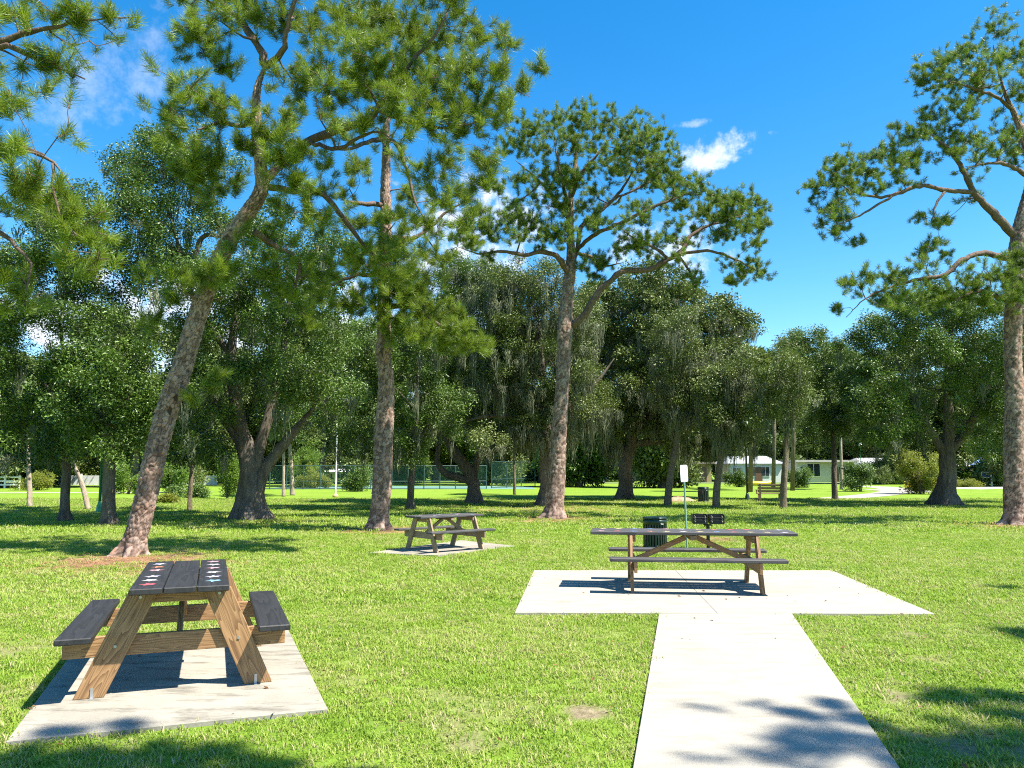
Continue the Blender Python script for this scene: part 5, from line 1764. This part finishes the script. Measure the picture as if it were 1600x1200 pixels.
def car(label, px, d, col, heading=0.0):
    b = P(px, 757, d); b.z = .014
    e = empty('parked_car', b, heading)
    tag(e, label, 'car', 'cars parked along the street')
    paint = plain('car paint ' + label[:10], col, .25, .1, .03)
    prof = [(-2.15, .35), (-2.2, .62), (-2.1, .86), (-1.5, .95), (-.95, 1.38), (.5, 1.42), (1.15, .98), (1.95, .85), (2.15, .65), (2.15, .35)]
    m = MB()
    n = len(prof)
    vs = []
    for y, k in ((-.86, 0), (-.8, 1), (.8, 1), (.86, 0)):
        for x, z in prof:
            ins = .12 if z > 1.0 else 0
            yy = y * (1 - ins)
            vs.append((x, yy, z if not k else z + .01))
    fs = []
    for r_ in range(3):
        for i in range(n):
            i2 = (i + 1) % n
            fs.append((r_ * n + i, r_ * n + i2, (r_ + 1) * n + i2, (r_ + 1) * n + i))
    fs += [tuple(range(n - 1, -1, -1)), tuple(3 * n + i for i in range(n))]
    m.add(vs, fs)
    m.build('body', paint, e, bevel=.02)
    for s in (-1, 1):
        m = MB()
        y = s * .80
        m.add([(-1.3, y * 1.04, 1.0), (.95, y * 1.04, 1.0), (.42, y * .98, 1.34), (-.88, y * .98, 1.32)], [(0, 1, 2, 3) if s < 0 else (3, 2, 1, 0)])
        m.build('side_window', M['glass'], e)
        for x in (-1.35, 1.3):
            w = MB(); w.tube([(x, s * .72, .32), (x, s * .9, .32)], [.32, .32], 16)
            wo_ = w.build('wheel', M['dark_in'], e)
            w = MB(); w.tube([(x, s * .89, .32), (x, s * .912, .32)], [.19, .17], 12); w.build('rim', M['steel'], wo_)
        h = MB(); h.box((2.14, s * .6, .68), (.06, .3, .13)); h.build('headlight', M['globe'], e, bevel=.01)
        h = MB(); h.box((-2.17, s * .62, .74), (.06, .26, .13)); h.build('tail_light', plain('tail red', (.4, .02, .02), .3), e, bevel=.01)
    return e


car('dark blue parked car left of the stub trunk oak', 925, 98.5, (.03, .05, .09), .05)
car('dark grey parked car right of the stub trunk oak', 1003, 98.5, (.04, .045, .05), 3.1)
car('white parked car beyond the tennis court fence', 628, 98.5, (.5, .5, .5), .02)

# yellow boat on the verge
b = P(1183, 757, 80.5); b.z = .0
vs, fs = [], []
for i in range(15):
    t = i / 14
    w = math.sin(math.pi * (0.04 + .92 * t)) ** .6
    x = -1.6 + 3.2 * t
    for (yy, zz) in ((-.36, .42), (-.4, .25), (-.22, .04), (.22, .04), (.4, .25), (.36, .42), (.0, .5)):
        vs.append((x, yy * w, zz * (0.7 + .3 * w) + .22 * (2 * t - 1) ** 4))
    if i:
        for j in range(7):
            j2 = (j + 1) % 7
            fs.append(((i - 1) * 7 + j, (i - 1) * 7 + j2, i * 7 + j2, i * 7 + j))
fs += [tuple(range(6, -1, -1)), tuple(14 * 7 + j for j in range(7))]
m = MB(); m.add(vs, fs)
o = m.build('kayak', plain('yellow plastic', (.72, .52, .03), .35, 0, .06), None, True)
o.location = b
tag(o, 'long low bright yellow hull lying before the pale blue house', 'kayak')


def court_fence(label, pa, pb, d0, d1, h, panels):
    a, b = P(pa, 760, d0), P(pb, 760, d1)
    a.z = b.z = 0
    e = empty('court_fence', a)
    tag(e, label, 'fence', 'tennis court fences')
    v = b - a
    for i in range(panels + 1):
        m = MB(); m.tube([v * i / panels, v * i / panels + Vector((0, 0, h))], [.045, .045], 8); m.build('post', M['fence_post'], e)
    for zz in (.08, h * .34, h):
        m = MB(); m.tube([Vector((0, 0, zz)), v + Vector((0, 0, zz))], [.03, .03], 6); m.build('rail', M['fence_post'], e)
    for i in range(panels):
        p0, p1 = v * (i + .02) / panels, v * (i + .98) / panels
        m = MB()
        m.add([p0 + Vector((0, 0, .05)), p1 + Vector((0, 0, .05)), p1 + Vector((0, 0, h - .03)), p0 + Vector((0, 0, h - .03))], [(0, 1, 2, 3)])
        m.build('mesh_panel', M['chainlink'], e)
    return e


M['fence_post'] = plain('teal fence post', (.04, .085, .075), .5, .2)
mm, t_, b_ = new_mat('green chain link')
b_.inputs['Base Color'].default_value = (.04, .15, .12, 1)
b_.inputs['Roughness'].default_value = .5
tr_ = N(t_, 'ShaderNodeBsdfTransparent')
mx_ = N(t_, 'ShaderNodeMixShader')
mx_.inputs[0].default_value = .09
t_.links.new(tr_.outputs[0], mx_.inputs[1])
t_.links.new(b_.outputs[0], mx_.inputs[2])
t_.links.new(mx_.outputs[0], t_.nodes['Material Output'].inputs[0])
M['chainlink'] = mm
court_fence('long teal chain link fence of the tennis court left of the straight pine', 395, 605, 66, 66, 2.0, 8)
court_fence('teal chain link fence between the straight pine and the elbow oak', 612, 760, 66, 68, 2.0, 6)
court_fence('pale teal court fence corner just left of the forked pine', 768, 836, 70, 76, 2.4, 3)
m = MB()
g0, g1 = P(400, 760, 67), P(800, 760, 82)
m.add([(g0.x, 67, .01), (2.0, 67, .01), (2.0, 79, .01), (g0.x, 79, .01)], [(0, 1, 2, 3)])
tag(m.build('court_surface', plain('pale green court', (.11, .22, .19), .8, 0, .08, .5)), 'pale green tennis court surface behind the fences', None, None, 'structure')


def rail_fence(label, pa, pb, d, h, spans, rails):
    a, b = P(pa, 760, d), P(pb, 760, d)
    a.z = b.z = 0
    v = b - a
    e = empty('rail_fence', a)
    tag(e, label, 'fence', 'white fences')
    for i in range(spans + 1):
        board('post', v * i / spans, v * i / spans + Vector((0, 0, h + .1)), .14, .14, (0, 1, 0), M['white'], e, .01)
    for i in range(spans):
        for r_ in rails:
            board('rail', v * i / spans + Vector((0, -.03, h * r_)), v * (i + 1) / spans + Vector((0, -.03, h * r_)), .13, .05, (0, 1, 0), M['white'], e, .008)
    return e


rail_fence('white three rail fence at the far left edge', -60, 30, 70, 1.05, 4, (.3, .62, .95))
e = empty('panel_fence', (P(65, 760, 82).x, 82, 0))
tag(e, 'low white panel fence along the left street', 'fence', 'white fences')
x0, x1 = P(65, 760, 82).x, P(340, 760, 82).x
for i in range(9):
    w = (x1 - x0) / 9
    m = MB(); m.box((w * (i + .5), 0, .55), (w - .16, .06, 1.0)); m.build('panel', M['white'], e, bevel=.01)
    m = MB(); m.box((w * i, 0, .62), (.15, .15, 1.24)); m.build('post', M['white'], e, bevel=.01)

b = G(524, 777)
e = empty('light_pole', b)
tag(e, 'thin tall white pole on the sunny lawn before the court', 'pole')
m = MB(); m.tube([(0, 0, 0), (0, 0, 4.4)], [.05, .035], 8); m.build('shaft', M['white'], e)
m = MB(); m.lathe([(.18, 0), (.17, .12), (.06, .22)], 10); m.build('base', plain('orange tan base', (.5, .33, .18), .8), e, True)
m = MB(); m.tube([(0, 0, 4.38), (.25, 0, 4.5), (.55, 0, 4.5)], [.03, .03, .03], 6); m.build('lamp_arm', M['white'], e)

b = G(1546, 760)
e = empty('notice_board', b)
tag(e, 'small white posted sign with a blue panel by the sandy track', 'sign')
m = MB(); m.box((.25, 0, .75), (.16, .1, 1.5)); m.build('post', M['white'], e, bevel=.01)
m = MB(); m.box((-.28, -.02, 1.15), (.95, .06, .62)); m.build('board', M['white'], e, bevel=.01)
m = MB(); m.box((-.28, -.056, 1.15), (.8, .012, .46)); m.build('panel', plain('blue panel', (.02, .07, .28), .4), e)
b = G(1561, 761)
e = empty('utility_pole', (b.x, 66, 0))
tag(e, 'pale thin utility pole left of the right edge pine', 'pole')
m = MB(); m.tube([(0, 0, 0), (.1, 0, 8.5)], [.12, .09], 8); m.build('shaft', M['bark_pale'], e)
m = MB(); m.box((.1, 0, 8.0), (1.8, .1, .12)); m.build('crossarm', M['bark_pale'], e)
